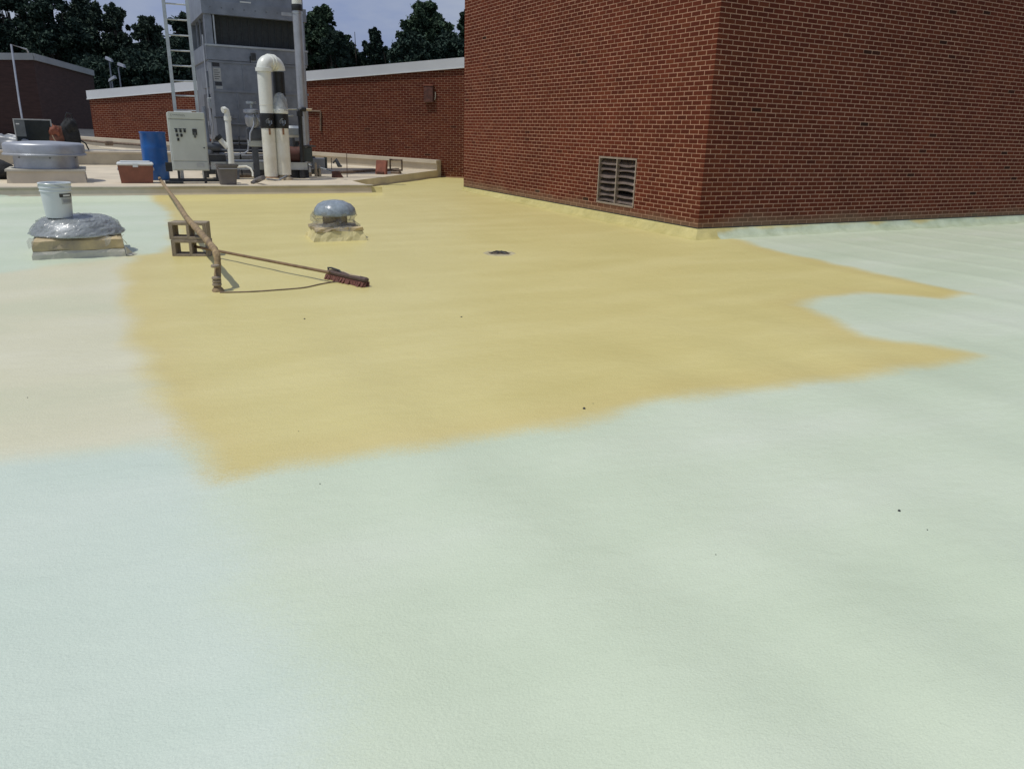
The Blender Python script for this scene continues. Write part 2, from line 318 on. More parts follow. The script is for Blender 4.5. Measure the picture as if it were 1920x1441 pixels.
# ------------------------------------------------------------------ roof deck (sprayed foam)
def foam_material():
    mt = bpy.data.materials.new('sprayed_foam'); mt.use_nodes = True; n = mt.node_tree; b = n.nodes['Principled BSDF']
    g = n.nodes.new('ShaderNodeNewGeometry')
    rot = n.nodes.new('ShaderNodeMapping'); rot.inputs['Rotation'].default_value = (0, 0, -YAW); n.links.new(g.outputs['Position'], rot.inputs['Vector'])
    def noise(scale, det, stretch=None, dist=0.0):
        z = n.nodes.new('ShaderNodeTexNoise'); z.inputs['Scale'].default_value = scale; z.inputs['Detail'].default_value = det; z.inputs['Distortion'].default_value = dist
        if stretch:
            mp = n.nodes.new('ShaderNodeMapping'); mp.inputs['Scale'].default_value = stretch; n.links.new(rot.outputs[0], mp.inputs['Vector']); n.links.new(mp.outputs[0], z.inputs['Vector'])
        else: n.links.new(g.outputs['Position'], z.inputs['Vector'])
        return z.outputs['Fac']
    def ramp(f, stops):
        r = n.nodes.new('ShaderNodeValToRGB'); e = r.color_ramp.elements
        e[0].position, e[0].color = stops[0][0], (*stops[0][1], 1); e[1].position, e[1].color = stops[-1][0], (*stops[-1][1], 1)
        for p_, c_ in stops[1:-1]: k = e.new(p_); k.color = (*c_, 1)
        n.links.new(f, r.inputs['Fac']); return r.outputs[0]
    def mix(f, a, b_, mode='MIX'):
        x = n.nodes.new('ShaderNodeMixRGB'); x.blend_type = mode
        if isinstance(f, float): x.inputs[0].default_value = f
        else: n.links.new(f, x.inputs[0])
        n.links.new(a, x.inputs[1]); n.links.new(b_, x.inputs[2]); return x.outputs[0]
    def mask(attr, amp, soft, nz, off=0.0):
        at = n.nodes.new('ShaderNodeAttribute'); at.attribute_name = attr
        k = n.nodes.new('ShaderNodeMath'); k.operation = 'MULTIPLY_ADD'; k.inputs[1].default_value = amp; k.inputs[2].default_value = -amp / 2 + off; n.links.new(nz, k.inputs[0])
        a = n.nodes.new('ShaderNodeMath'); a.operation = 'ADD'; n.links.new(at.outputs['Fac'], a.inputs[0]); n.links.new(k.outputs[0], a.inputs[1])
        r = n.nodes.new('ShaderNodeMapRange'); r.interpolation_type = 'SMOOTHSTEP'; r.inputs['From Min'].default_value = -soft; r.inputs['From Max'].default_value = soft
        g2_ = n.nodes.new('ShaderNodeMath'); g2_.operation = 'MULTIPLY_ADD'; g2_.inputs[1].default_value = soft * 1.1; g2_.inputs[2].default_value = -soft * .55; n.links.new(speck, g2_.inputs[0])
        a2_ = n.nodes.new('ShaderNodeMath'); a2_.operation = 'ADD'; n.links.new(a.outputs[0], a2_.inputs[0]); n.links.new(g2_.outputs[0], a2_.inputs[1])
        n.links.new(a2_.outputs[0], r.inputs['Value']); return r.outputs[0]
    big = noise(.8, 4, (.6, 1.5, 1)); fine = noise(260, 1); mid = None
    edge = noise(1.6, 5); speck = noise(75, 2)
    white = ramp(big, [(.3, (.525, .602, .445)), (.5, (.568, .64, .484)), (.7, (.61, .667, .53))])
    blue = ramp(big, [(.3, (.53, .618, .52)), (.7, (.595, .665, .57))])
    beige = ramp(big, [(.3, (.575, .575, .395)), (.5, (.62, .60, .42)), (.7, (.65, .63, .46))])
    yel = ramp(noise(1.1, 5, (.5, 1.6, 1)), [(.25, (.575, .50, .20)), (.5, (.615, .54, .228)), (.75, (.66, .585, .265))])
    c = mix(mask('sd_blue', .5, .22, edge), white, blue)
    c = mix(mask('sd_beige', .5, .16, edge), c, beige)
    # thin ochre mist just outside the yellow lift, then the lift itself
    c = mix(mask('sd_yellow', .30, .13, edge), c, yel)
    oc = n.nodes.new('ShaderNodeRGB'); oc.outputs[0].default_value = (.57, .46, .185, 1)
    rim1 = mask('sd_yellow', .30, .12, edge, .02); rim2 = mask('sd_yellow', .3, .25, edge, -.25)
    sb = n.nodes.new('ShaderNodeMath'); sb.operation = 'SUBTRACT'; sb.use_clamp = True; n.links.new(rim1, sb.inputs[0]); n.links.new(rim2, sb.inputs[1])
    s2 = n.nodes.new('ShaderNodeMath'); s2.operation = 'MULTIPLY'; s2.inputs[1].default_value = .38; n.links.new(sb.outputs[0], s2.inputs[0])
    c = mix(s2.outputs[0], c, oc.outputs[0])
    gr = ramp(fine, [(.3, (.955, .955, .955)), (.7, (1.04, 1.04, 1.04))]); c = mix(1.0, c, gr, 'MULTIPLY')
    n.links.new(c, b.inputs['Base Color'])
    b.inputs['Roughness'].default_value = .42; b.inputs['Specular IOR Level'].default_value = .45
    hs = noise(120, 2, (.85, 1.15, 1)); h2 = noise(11, 2, (.7, 1.3, 1))
    mm = n.nodes.new('ShaderNodeMath'); mm.operation = 'MULTIPLY_ADD'; mm.inputs[1].default_value = 2.2; n.links.new(h2, mm.inputs[0]); n.links.new(hs, mm.inputs[2])
    bp = n.nodes.new('ShaderNodeBump'); bp.inputs['Strength'].default_value = .5; bp.inputs['Distance'].default_value = .005
    n.links.new(mm.outputs[0], bp.inputs['Height']); n.links.new(bp.outputs[0], b.inputs['Normal'])
    return mt
mFoam = foam_material()
mFoamWall = mFoam.copy(); mFoamWall.name = 'sprayed_foam_dirty'       # hand-sprayed, mottled with grime at the wall foot
_n = mFoamWall.node_tree; _b = _n.nodes['Principled BSDF']; _src = _b.inputs['Base Color'].links[0].from_socket
_z = _n.nodes.new('ShaderNodeTexNoise'); _z.inputs['Scale'].default_value = 3.5; _z.inputs['Detail'].default_value = 7; _z.inputs['Roughness'].default_value = .7
_g = _n.nodes.new('ShaderNodeNewGeometry'); _n.links.new(_g.outputs['Position'], _z.inputs['Vector'])
_r = _n.nodes.new('ShaderNodeValToRGB'); _r.color_ramp.elements[0].position = .34; _r.color_ramp.elements[1].position = .66; _r.color_ramp.elements[0].color = (.72, .73, .64, 1); _r.color_ramp.elements[1].color = (.97, .97, .93, 1)
_m = _n.nodes.new('ShaderNodeMixRGB'); _m.blend_type = 'MULTIPLY'; _m.inputs[0].default_value = 1; _n.links.new(_z.outputs['Fac'], _r.inputs['Fac']); _n.links.new(_src, _m.inputs[1]); _n.links.new(_r.outputs[0], _m.inputs[2]); _n.links.new(_m.outputs[0], _b.inputs['Base Color'])

def set_attr(me, name, arr):
    a = me.attributes.new(name, 'FLOAT', 'POINT'); a.data.foreach_set('value', np.ascontiguousarray(arr, np.float32).ravel())
def foam_attrs(me, X, Y, yel=None):
    set_attr(me, 'sd_yellow', sdpoly(X, Y, YPOLY) if yel is None else yel)
    set_attr(me, 'sd_beige', sdpoly(X, Y, BPOLY)); set_attr(me, 'sd_blue', sdpoly(X, Y, UPOLY))
def grid_mesh(name, X, Y, Z):
    ny, nx = X.shape; me = bpy.data.meshes.new(name)
    co = np.stack([X, Y, Z], -1).reshape(-1, 3)
    i = np.arange(ny * nx).reshape(ny, nx); q = np.stack([i[:-1, :-1], i[:-1, 1:], i[1:, 1:], i[1:, :-1]], -1).reshape(-1, 4)
    me.vertices.add(len(co)); me.vertices.foreach_set('co', co.astype(np.float32).ravel())
    me.loops.add(q.size); me.loops.foreach_set('vertex_index', q.astype(np.int32).ravel())
    me.polygons.add(len(q)); me.polygons.foreach_set('loop_start', np.arange(0, q.size, 4, dtype=np.int32))
    me.polygons.foreach_set('use_smooth', np.ones(len(q), bool)); me.update(calc_edges=True); me.validate()
    return me
gx = np.arange(-15, 15.01, .06); gy = np.arange(-4, 27.01, .06)
GX, GY = np.meshgrid(gx, gy); GZ = roof_h(GX, GY)
me = grid_mesh('roof_deck', GX, GY, GZ); me.materials.append(mFoam); foam_attrs(me, GX.ravel(), GY.ravel())
o = bpy.data.objects.new('roof_deck', me); C.objects.link(o); o['kind'] = 'structure'
def rz_at(p): return float(roof_h(np.array([p[0]]), np.array([p[1]]))[0])

# ground far below and around, out to the horizon
mGround = M('lawn', (.045, .07, .025), .95, 0, .35, .08, .3, 2)
MB().add([(-900, -600, -6.5), (900, -600, -6.5), (900, 1400, -6.5), (-900, 1400, -6.5)], [(0, 1, 2, 3)]).build('ground', mGround, kind='structure')

# ------------------------------------------------------------------ brickwork
CH, BL, JT = .0677, .2032, .0135
def brick_courses(origin, d, nrm, length, z0, top, parity, openings=(), lead=.0028, s_start=0.0):
    """list of (s0, s1, z0, z1) of every brick on a face; top(s) is the wall head at s"""
    res = []; k = 0; z = z0
    while True:
        zt = z + CH - JT
        if z > top(0) and z > top(length): break
        off = 0 if (k + parity) % 2 == 0 else -BL / 2
        s = off
        while s < length:
            a = max(s, s_start - lead) if s > 0 else -lead
            e = min(s + BL - JT, length)
            if e - a > .03 and zt < min(top(a), top(e)):
                pieces = [(a, e)]
                for (o0, o1, p0, p1) in openings:
                    if zt > p0 and z < p1:
                        nw = []
                        for (q0, q1) in pieces:
                            if q1 <= o0 or q0 >= o1: nw.append((q0, q1)); continue
                            if q0 < o0 - .02: nw.append((q0, o0 - .004))
                            if q1 > o1 + .02: nw.append((o1 + .004, q1))
                        pieces = nw
                for q0, q1 in pieces:
                    jz = random.uniform(-.0012, .0012); res.append((q0 + random.uniform(0, .003), q1 + random.uniform(-.002, .002), z + jz, zt + jz + random.uniform(-.001, .001)))
            s += BL
        k += 1; z += CH
    return res
def brick_geom(origin, d, nrm, b, proud=.0035, deep=.012):
    s0, s1, z0, z1 = b; c = .0022
    A = lambda s, z, o_: origin + d * s + nrm * o_ + np.array([0, 0, z])
    back = [A(s0, z0, -deep), A(s1, z0, -deep), A(s1, z1, -deep), A(s0, z1, -deep)]
    midl = [A(s0, z0, proud - c), A(s1, z0, proud - c), A(s1, z1, proud - c), A(s0, z1, proud - c)]
    fr = [A(s0 + c, z0 + c, proud), A(s1 - c, z0 + c, proud), A(s1 - c, z1 - c, proud), A(s0 + c, z1 - c, proud)]
    vs = back + midl + fr
    fs = [(8, 9, 10, 11)] + [(i, (i + 1) % 4, 4 + (i + 1) % 4, 4 + i) for i in range(4)] + [(4 + i, 4 + (i + 1) % 4, 8 + (i + 1) % 4, 8 + i) for i in range(4)]
    return vs, fs
def lay_bricks(faces, mat, limit=300):
    """faces: (parent, origin, d, nrm, bricks). The largest in view become objects, the rest one joined part per face."""
    allb = []
    for fi, (par, o_, d, nn, bl) in enumerate(faces):
        for b in bl:
            c = o_ + d * (b[0] + b[1]) / 2 + np.array([0, 0, (b[2] + b[3]) / 2]); u, v = px(c)
            vis = -5 < u < 1925 and 0 < v < 1441
            p0 = px(o_ + d * b[0] + np.array([0, 0, b[2]])); p1 = px(o_ + d * b[1] + np.array([0, 0, b[2]]))
            area = abs(p1[0] - p0[0]) * FPX * (b[3] - b[2]) / zc(c) if vis else 0
            allb.append((area, fi, b))
    allb.sort(key=lambda t: -t[0])
    shared = {}
    for i, (a, fi, b) in enumerate(allb[:limit]):
        par, o_, d, nn, _ = faces[fi]
        key = (fi, round((b[1] - b[0]) / .004), round((b[3] - b[2]) / .002))
        if key not in shared:
            vs, fs = brick_geom(np.zeros(3), d, nn, (0, b[1] - b[0], 0, b[3] - b[2]))
            me = bpy.data.meshes.new('brick'); me.from_pydata([tuple(map(float, v)) for v in vs], [], fs); me.materials.append(mat)
            bm = bmesh.new(); bm.from_mesh(me); bmesh.ops.recalc_face_normals(bm, faces=bm.faces); bm.to_mesh(me); bm.free(); shared[key] = me
        ob = bpy.data.objects.new('brick', shared[key]); C.objects.link(ob); ob.parent = par
        p = o_ + d * b[0] + np.array([0, 0, b[2]]) - np.array(par.matrix_world.translation)
        ob.location = tuple(p + nn * random.uniform(-.0012, .0012))
    for fi, (par, o_, d, nn, _) in enumerate(faces):
        rest = MB()
        for (a, f2, b) in allb[limit:]:
            if f2 == fi:
                vs, fs = brick_geom(o_ + nn * random.uniform(-.0012, .0012), d, nn, b); rest.add(vs, fs)
        if rest.v: rest.build('remaining_bricks', mat, par, kind='stuff')

# ------------------------------------------------------------------ the near brick block
ZTOP = 6.3
blk = thing('brick_building', 'tall red brick block with pale mortar and a louver near its corner', 'building', (0, 0, 0))
NL = -E1; NR = -E2       # outward normals of left and right face
lo = CORNER + E2 * 0
def on_left(x, y):       # photo pixel on the left face -> (s, z)
    v = ray(x, y); t = ((CORNER - EYE) @ NL) / (v @ NL); p = EYE + v * t; return float((p - CORNER) @ E2), float(p[2])
la = on_left(1195, 296); lb = on_left(1118, 385)
LS0, LS1 = sorted((la[0], lb[0])); LZ1 = on_left(1157, 294)[1]; LZ0 = on_left(1155, 389)[1]
LZ0 = max(LZ0, ZB + .075)
kz = round((LZ0 - ZB) / CH); LZ0 = ZB + kz * CH; LZ1 = ZB + round((LZ1 - ZB) / CH) * CH
def wall_quad_mesh(o_, d, nn, length, z0, z1, holes=(), th=.28):
    mb = MB(); A = lambda s, z, q: o_ + d * s - nn * q + np.array([0, 0, z])
    ss = sorted({0, length, *[h[0] for h in holes], *[h[1] for h in holes]}); zs = sorted({z0, z1, *[h[2] for h in holes], *[h[3] for h in holes]})
    for i in range(len(ss) - 1):
        for j in range(len(zs) - 1):
            if any(h[0] <= ss[i] < h[1] and h[2] <= zs[j] < h[3] for h in holes): continue
            mb.add([A(ss[i], zs[j], 0), A(ss[i + 1], zs[j], 0), A(ss[i + 1], zs[j + 1], 0), A(ss[i], zs[j + 1], 0)], [(0, 1, 2, 3)])
    for (a, b, c, d2) in holes:
        for q in ([(a, c), (b, c)], [(b, c), (b, d2)], [(b, d2), (a, d2)], [(a, d2), (a, c)]):
            mb.add([A(*q[0], 0), A(*q[1], 0), A(*q[1], th), A(*q[0], th)], [(0, 1, 2, 3)])
    return mb
O2 = np.array([CORNER[0], CORNER[1], 0.0])
hole = (LS0, LS1, LZ0, LZ1)
wl = wall_quad_mesh(O2, E2, NL, WL, -.05, ZTOP, [hole]).build('left_wall', mMortar, blk)
wr = wall_quad_mesh(O2, E1, NR, WR, -.05, ZTOP).build('right_wall', mMortar, blk)
# rear returns and roof close the block
A0 = O2; A1 = O2 + E2 * WL; A2 = A1 + E1 * WR; A3 = O2 + E1 * WR
Z = lambda p, z: (p[0], p[1], z)
MB().add([Z(A1, -.05), Z(A2, -.05), Z(A2, ZTOP), Z(A1, ZTOP), Z(A3, -.05), Z(A3, ZTOP)], [(0, 1, 2, 3), (1, 4, 5, 2)]).build('rear_wall', mMortar, blk)
MB().add([Z(A0, ZTOP + .003), Z(A1, ZTOP + .003), Z(A2, ZTOP + .003), Z(A3, ZTOP + .003)], [(0, 1, 2, 3)]).build('roof', mCream, blk)
cp = MB()
for a, b in ((A0, A1), (A0, A3)):
    t = (b - a) / np.linalg.norm(b - a); nn = NL if b is A1 else NR
    cp.hexa([Z(a + nn * .04 - t * .04, ZTOP - .15), Z(b + nn * .04, ZTOP - .15), Z(b - nn * .3, ZTOP - .15), Z(a - nn * .3, ZTOP - .15)], [Z(a + nn * .04 - t * .04, ZTOP + .05), Z(b + nn * .04, ZTOP + .05), Z(b - nn * .3, ZTOP + .05), Z(a - nn * .3, ZTOP + .05)]) if b is A1 else \
    cp.hexa([Z(a + nn * .043 + t * .31, ZTOP - .15), Z(b + nn * .043, ZTOP - .15), Z(b - nn * .3, ZTOP - .15), Z(a - nn * .3 + t * .31, ZTOP - .15)], [Z(a + nn * .043 + t * .31, ZTOP + .05), Z(b + nn * .043, ZTOP + .05), Z(b - nn * .3, ZTOP + .05), Z(a - nn * .3 + t * .31, ZTOP + .05)])
cp.build('coping', mFascia, blk)
bpy.context.view_layer.update()
bl = brick_courses(O2, E2, NL, WL, ZB + .004, lambda s: 5.75, 0, [hole])
br = brick_courses(O2, E1, NR, WR, ZB + .004, lambda s: 5.75, 1)
lay_bricks([(wl, O2, E2, NL, bl), (wr, O2, E1, NR, br)], mBrick)
# thin dark strip under the first course
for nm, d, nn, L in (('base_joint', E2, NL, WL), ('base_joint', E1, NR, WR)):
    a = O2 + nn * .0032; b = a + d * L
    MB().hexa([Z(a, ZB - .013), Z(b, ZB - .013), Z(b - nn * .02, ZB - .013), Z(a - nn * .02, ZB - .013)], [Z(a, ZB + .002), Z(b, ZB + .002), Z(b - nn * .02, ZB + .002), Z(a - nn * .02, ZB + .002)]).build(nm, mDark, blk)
# foam cant along the foot of both faces
def cant(d, nn, L, right):
    prof = [(.0, ZB - .012), (.012, ZB - .02), (.03, ZB - .05), (.055, .075), (.09, .035), (.15, .008), (.24, -.03)]
    ns = int(L / .035); S = np.linspace(0, L, ns); X = np.zeros((ns, 7)); Y = X.copy(); Zz = X.copy()
    for j, (of, z) in enumerate(prof):
        n1 = fbm(S * 3.1 + 40 * right, np.full(ns, j * .6), 4); n2 = fbm(S * 9 + 3, np.full(ns, j * 1.3 + 7), 2)
        amp = [0.001, .003, .010, .015, .018, .02, .0][j]; fade = np.clip(S / .2, 0, 1); n1 = n1 * fade; n2 = n2 * fade
        oo = of + amp * (n1 + .5 * n2); zz = z + [0, .005, .008, .009, .007, .004, 0][j] * (n2 + n1)
        oo = np.where(S < .02, of, oo); Se = S - oo * np.clip(1 - S / .25, 0, 1); base = O2[None, :2] + Se[:, None] * d[None, :2] + oo[:, None] * nn[None, :2]
        X[:, j] = base[:, 0]; Y[:, j] = base[:, 1]; Zz[:, j] = zz
    if 3 <= 6: Zz[:, 5:] += roof_h(X[:, 5:], Y[:, 5:])
    me = grid_mesh('foam_cant', X, Y, Zz); me.materials.append(mFoamWall)
    if right:
        prn = np.array([.25, .22, .16, .05, -.05, -.12, -.3])[None, :]; yl = prn - np.clip((S - .35) / .5, 0, 1)[:, None] * .22 + .22 * fbm(S * 1.7, S * 0 + 3, 3)[:, None]
        yl = np.where(S[:, None] < .35, .3, yl)
    else: yl = np.full(X.shape, .5)
    foam_attrs(me, X.ravel(), Y.ravel(), yl.ravel())
    ob = bpy.data.objects.new('foam_cant', me); C.objects.link(ob); ob.parent = blk
cant(E2, NL, WL, 0); cant(E1, NR, WR, 1)
# louver
lv = bpy.data.objects.new('louver', None); C.objects.link(lv); lv.parent = blk; lv.location = tuple(O2 + E2 * LS0 + np.array([0, 0, LZ0])); lv.rotation_euler.z = YAW + math.pi / 2
lw, lh = LS1 - LS0, LZ1 - LZ0     # local x runs along E2, local +y points outwards
fb = .032
f = MB()
f.box(.004, lw - .004, -.07, .006, lh - fb, lh - .004); f.box(.004, lw - .004, -.07, .012, .004, fb); f.box(.004, fb, -.07, .006, fb, lh - fb); f.box(lw - fb, lw - .004, -.07, .006, fb, lh - fb)
f.build('frame', mLouvF, lv)
MB().box(lw / 2 - .012, lw / 2 + .012, -.06, .008, fb, lh - fb).build('mullion', mLouvF, lv)
MB().box(.004, lw - .004, -.2, -.19, .004, lh - .004).build('screen', mDark, lv)
nb = 7
for half in (0, 1):
    xa, xb = (fb, lw / 2 - .012) if half == 0 else (lw / 2 + .012, lw - fb)
    for i in range(nb):
        z0 = fb + (lh - 2 * fb) * i / nb; sag = random.uniform(-.03, .03); tilt = random.uniform(.06, .10); rr = random.uniform(-.015, .015)
        hgt = (lh - 2 * fb) / nb * (1.25 if not (half == 0 and i in (1,)) else .8)
        mb = MB(); nseg = 6
        rowA = []; rowB = []; rowC = []
        for k in range(nseg + 1):
            t = k / nseg; x = xa + (xb - xa) * t; bend = sag * math.sin(math.pi * t) + rr * t
            rowA.append((x, -.012 + .01 * math.sin(3 * t), z0 + bend)); rowB.append((x, -.02, z0 + .018 + bend)); rowC.append((x, -.02 - tilt, z0 + hgt + bend * .5))
        vs = rowA + rowB + rowC; n_ = nseg + 1
        fs = [(i_, i_ + 1, n_ + i_ + 1, n_ + i_) for i_ in range(nseg)] + [(n_ + i_, n_ + i_ + 1, 2 * n_ + i_ + 1, 2 * n_ + i_) for i_ in range(nseg)]
        mb.add(vs, fs); bo = mb.build('louver_blade', mLouv, lv, True)
        sm = bo.modifiers.new('thick', 'SOLIDIFY'); sm.thickness = .004

# ------------------------------------------------------------------ rear parapet building (135 degrees to the block)
bang = math.atan2(E2[1], E2[0]) + math.radians(45); BD = np.array([math.cos(bang), math.sin(bang), 0]); BN = np.array([BD[1], -BD[0], 0])
if BN[1] > 0: BN = -BN
R0 = P(869, 333, .02) * np.array([1, 1, 0])          # foot of the wall where the block cuts it off
R0 = R0 - BD * 3.0                                   # carry on behind the block
def on_back(x, y):
    v = ray(x, y); t = ((R0 - EYE) @ BN) / (v @ BN); p = EYE + v * t; return float((p - R0) @ BD), float(p[2])
sA, zA = on_back(868, 108); sB, zB_ = on_back(165, 170)
BLEN = sB
def btop(s): return zA + (zB_ - zA) * (s - sA) / (sB - sA)
FH = .29
bw = thing('parapet_building', 'long low red brick wall with sloping white metal coping', 'building', (0, 0, 0))
A = lambda s, z, q=0: tuple(R0 + BD * s + BN * q + np.array([0, 0, z]))
wm = MB().hexa([A(0, -.3), A(BLEN, -.3), A(BLEN, -.3, -6), A(0, -.3, -6)], [A(0, btop(0) - .05), A(BLEN, btop(BLEN) - .05), A(BLEN, btop(BLEN) - .05, -6), A(0, btop(0) - .05, -6)]).build('wall', mMortar2, bw)
fa = MB().hexa([A(0, btop(0) - FH, .05), A(BLEN + .05, btop(BLEN + .05) - FH, .05), A(BLEN + .05, btop(BLEN + .05) - FH, -.35), A(0, btop(0) - FH, -.35)],
               [A(0, btop(0), .05), A(BLEN + .05, btop(BLEN + .05), .05), A(BLEN + .05, btop(BLEN + .05), -.35), A(0, btop(0), -.35)]).build('coping', mFascia, bw)
MB().hexa([A(0, btop(0) - FH - .018, .066), A(BLEN + .06, btop(BLEN + .06) - FH - .018, .066), A(BLEN + .06, btop(BLEN + .06) - FH - .018, .052), A(0, btop(0) - FH - .018, .052)],
          [A(0, btop(0) - FH + .012, .066), A(BLEN + .06, btop(BLEN + .06) - FH + .012, .066), A(BLEN + .06, btop(BLEN + .06) - FH + .012, .052), A(0, btop(0) - FH + .012, .052)]).build('drip_edge', mWhiteP, fa)
bpy.context.view_layer.update()
bb = brick_courses(R0, BD, BN, BLEN, .05, lambda s: btop(s) - FH + .05, 0, lead=0)
lay_bricks([(wm, R0, BD, BN, bb)], mBrick2)
# small brown box and conduit on that wall
s1, z1 = on_back(797, 192); s2, z2 = on_back(814, 160)
wb = thing('wall_box', 'small rusty brown box mounted high on the rear brick wall', 'wall box', A((s1 + s2) / 2, z1, .006), math.atan2(BD[1], BD[0]))
ww, hh = abs(s1 - s2), z2 - z1
MB().bbox(-ww / 2, ww / 2, .0, .10, 0, hh, .012).build('body', mRedBrown, wb); MB().box(-ww / 2 - .012, ww / 2 + .012, .0, .115, hh - .02, hh + .012).build('lid', mTerra, wb)
MB().tube([(-ww / 2 - .03, .02, hh * .15), (-ww / 2 - .05, .02, hh * .3), (-ww / 2 - .05, .02, hh * .6)], .012, 8).build('conduit', mPVCold, wb)
c1 = on_back(566, 208); c2 = on_back(601, 209); c3 = on_back(602, 246)
MB().tube([A(c1[0], c1[1], .03), A(c2[0], c2[1], .03), A(c2[0] - .02, c2[1] - .03, .03), A(c3[0], c3[1], .03)], .03, 8).build('wall_conduit', mRustPipe)
tag(bpy.data.objects['wall_conduit'], 'bent dark brown conduit on rear brick wall beside the cooling tower', 'conduit')

# ------------------------------------------------------------------ raised pad and upper roof
def LP(x, y, z=0): return tuple(LEDGE + E1 * x + E2 * y + np.array([0, 0, z]))     # pad frame
K1 = P(676, 338, PADZ); K2 = P(824, 329, .06); kx, ky = float((K1 - LEDGE) @ E1), float((K1 - LEDGE) @ E2)
pad_out = [(-16, .0), (0, 0.0), (.02, ky * .9), (float((K2 - LEDGE) @ E1), float((K2 - LEDGE) @ E2)), (float((K2 - LEDGE) @ E1) + .5, 14), (-16, 14)]
n_ = len(pad_out)
pm = MB().hexa([LP(x, y - (.07 if y == 0 else 0), -.05) for x, y in pad_out], [LP(x, y, PADZ) for x, y in pad_out])
pd = pm.build('raised_roof', mPadTop, kind='structure')
lip = MB().hexa([LP(-16, -.02, PADZ - .03), LP(.03, -.02, PADZ - .03), LP(.03, .12, PADZ - .03), LP(-16, .12, PADZ - .03)], [LP(-16, -.03, PADZ + .012), LP(.035, -.03, PADZ + .012), LP(.035, .12, PADZ + .02), LP(-16, .12, PADZ + .02)])
lp_ = lip.build('edge_strip', mCreamD, pd)
# foam skirt running up the step
S = np.linspace(-15, .25, 380); prof = [(.005, PADZ - .035), (-.03, .09), (-.08, .055), (-.16, .02), (-.34, -.03)]
X = np.zeros((len(S), 5)); Y = X.copy(); Zz = X.copy()
for j, (of, z) in enumerate(prof):
    nn = fbm(S * 2.2, S * 0 + j * .7, 3); q = LEDGE[None, :2] + S[:, None] * E1[None, :2] + (of + .03 * nn * (j > 0))[:, None] * E2[None, :2]
    X[:, j] = q[:, 0]; Y[:, j] = q[:, 1]; Zz[:, j] = z + .012 * nn * (0 < j < 4)
Zz[:, 3:] += roof_h(X[:, 3:], Y[:, 3:])
me = grid_mesh('foam_skirt', X, Y, Zz); me.materials.append(mFoam); foam_attrs(me, X.ravel(), Y.ravel())
o = bpy.data.objects.new('foam_skirt', me); C.objects.link(o); o.parent = pd

# long low curb crossing the raised roof
cb0 = P(150, 309, PADZ); cy0 = float((cb0 - LEDGE) @ E2)
CZ = float(D(150, 283, zc(cb0) + .1)[2])
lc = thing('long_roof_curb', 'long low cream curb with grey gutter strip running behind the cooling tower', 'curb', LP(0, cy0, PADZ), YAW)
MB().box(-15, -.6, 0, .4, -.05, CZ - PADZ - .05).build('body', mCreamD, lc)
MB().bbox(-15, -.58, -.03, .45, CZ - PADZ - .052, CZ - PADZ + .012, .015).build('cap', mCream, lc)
MB().box(-15, -.6, .46, .95, -.05, CZ - PADZ + .02).build('shade_strip', mGreyTarp, lc)  # raised grey strip stands in for the shaded gap behind the curb

# upper roof climbing towards the left rear
def UR(x, y):
    return PADZ + .004 + .055 * max(0, y - cy0 - 1.2) + .0 * x
rows = []
ys = [cy0 + .9, cy0 + 3, cy0 + 6, cy0 + 10, cy0 + 16]; xs = [-26, -16, -10, -6, -3.2]
vs = [LP(x, y, PADZ + .01 + .062 * (y - cy0 - .9) * (1 if x < -3.5 else .3)) for y in ys for x in xs]
fs = [(i * 5 + j, i * 5 + j + 1, i * 5 + 6 + j, i * 5 + 5 + j) for i in range(4) for j in range(4)]
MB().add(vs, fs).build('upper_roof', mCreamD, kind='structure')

# cream curb wall along the foot of the rear wall
cr0 = on_back(822, 300); cl0 = on_back(150, 256)
s_r, s_l = cr0[0] - .1, cl0[0]; zr, zl = cr0[1], cl0[1] + .02
cw = thing('wall_base_curb', 'cream coated curb wall along the foot of the rear brick wall', 'curb', (0, 0, 0))
def band(q0, q1, dz0, dz1, nm, mt, bot=None):
    return MB().hexa([A(s_r, (zr + dz0) if bot is None else bot, q1), A(s_l, (zl + dz0) if bot is None else bot, q1), A(s_l, (zl + dz0) if bot is None else bot, q0), A(s_r, (zr + dz0) if bot is None else bot, q0)],
                     [A(s_r, zr + dz1, q1), A(s_l, zl + dz1, q1), A(s_l, zl + dz1, q0), A(s_r, zr + dz1, q0)]).build(nm, mt, cw)
band(.02, .36, 0, -.10, 'body', mCream, -.05); band(.015, .42, -.097, 0, 'cap', mCream)
cant_n = MB().hexa([A(s_r, -.05, .62), A(s_l, zl - .62, .62), A(s_l, zl - .62, .362), A(s_r, -.05, .362)], [A(s_r, .06, .46), A(s_l, zl - .42, .46), A(s_l, zl - .3, .362), A(s_r, .2, .362)]).build('cant_strip', mCream, cw)

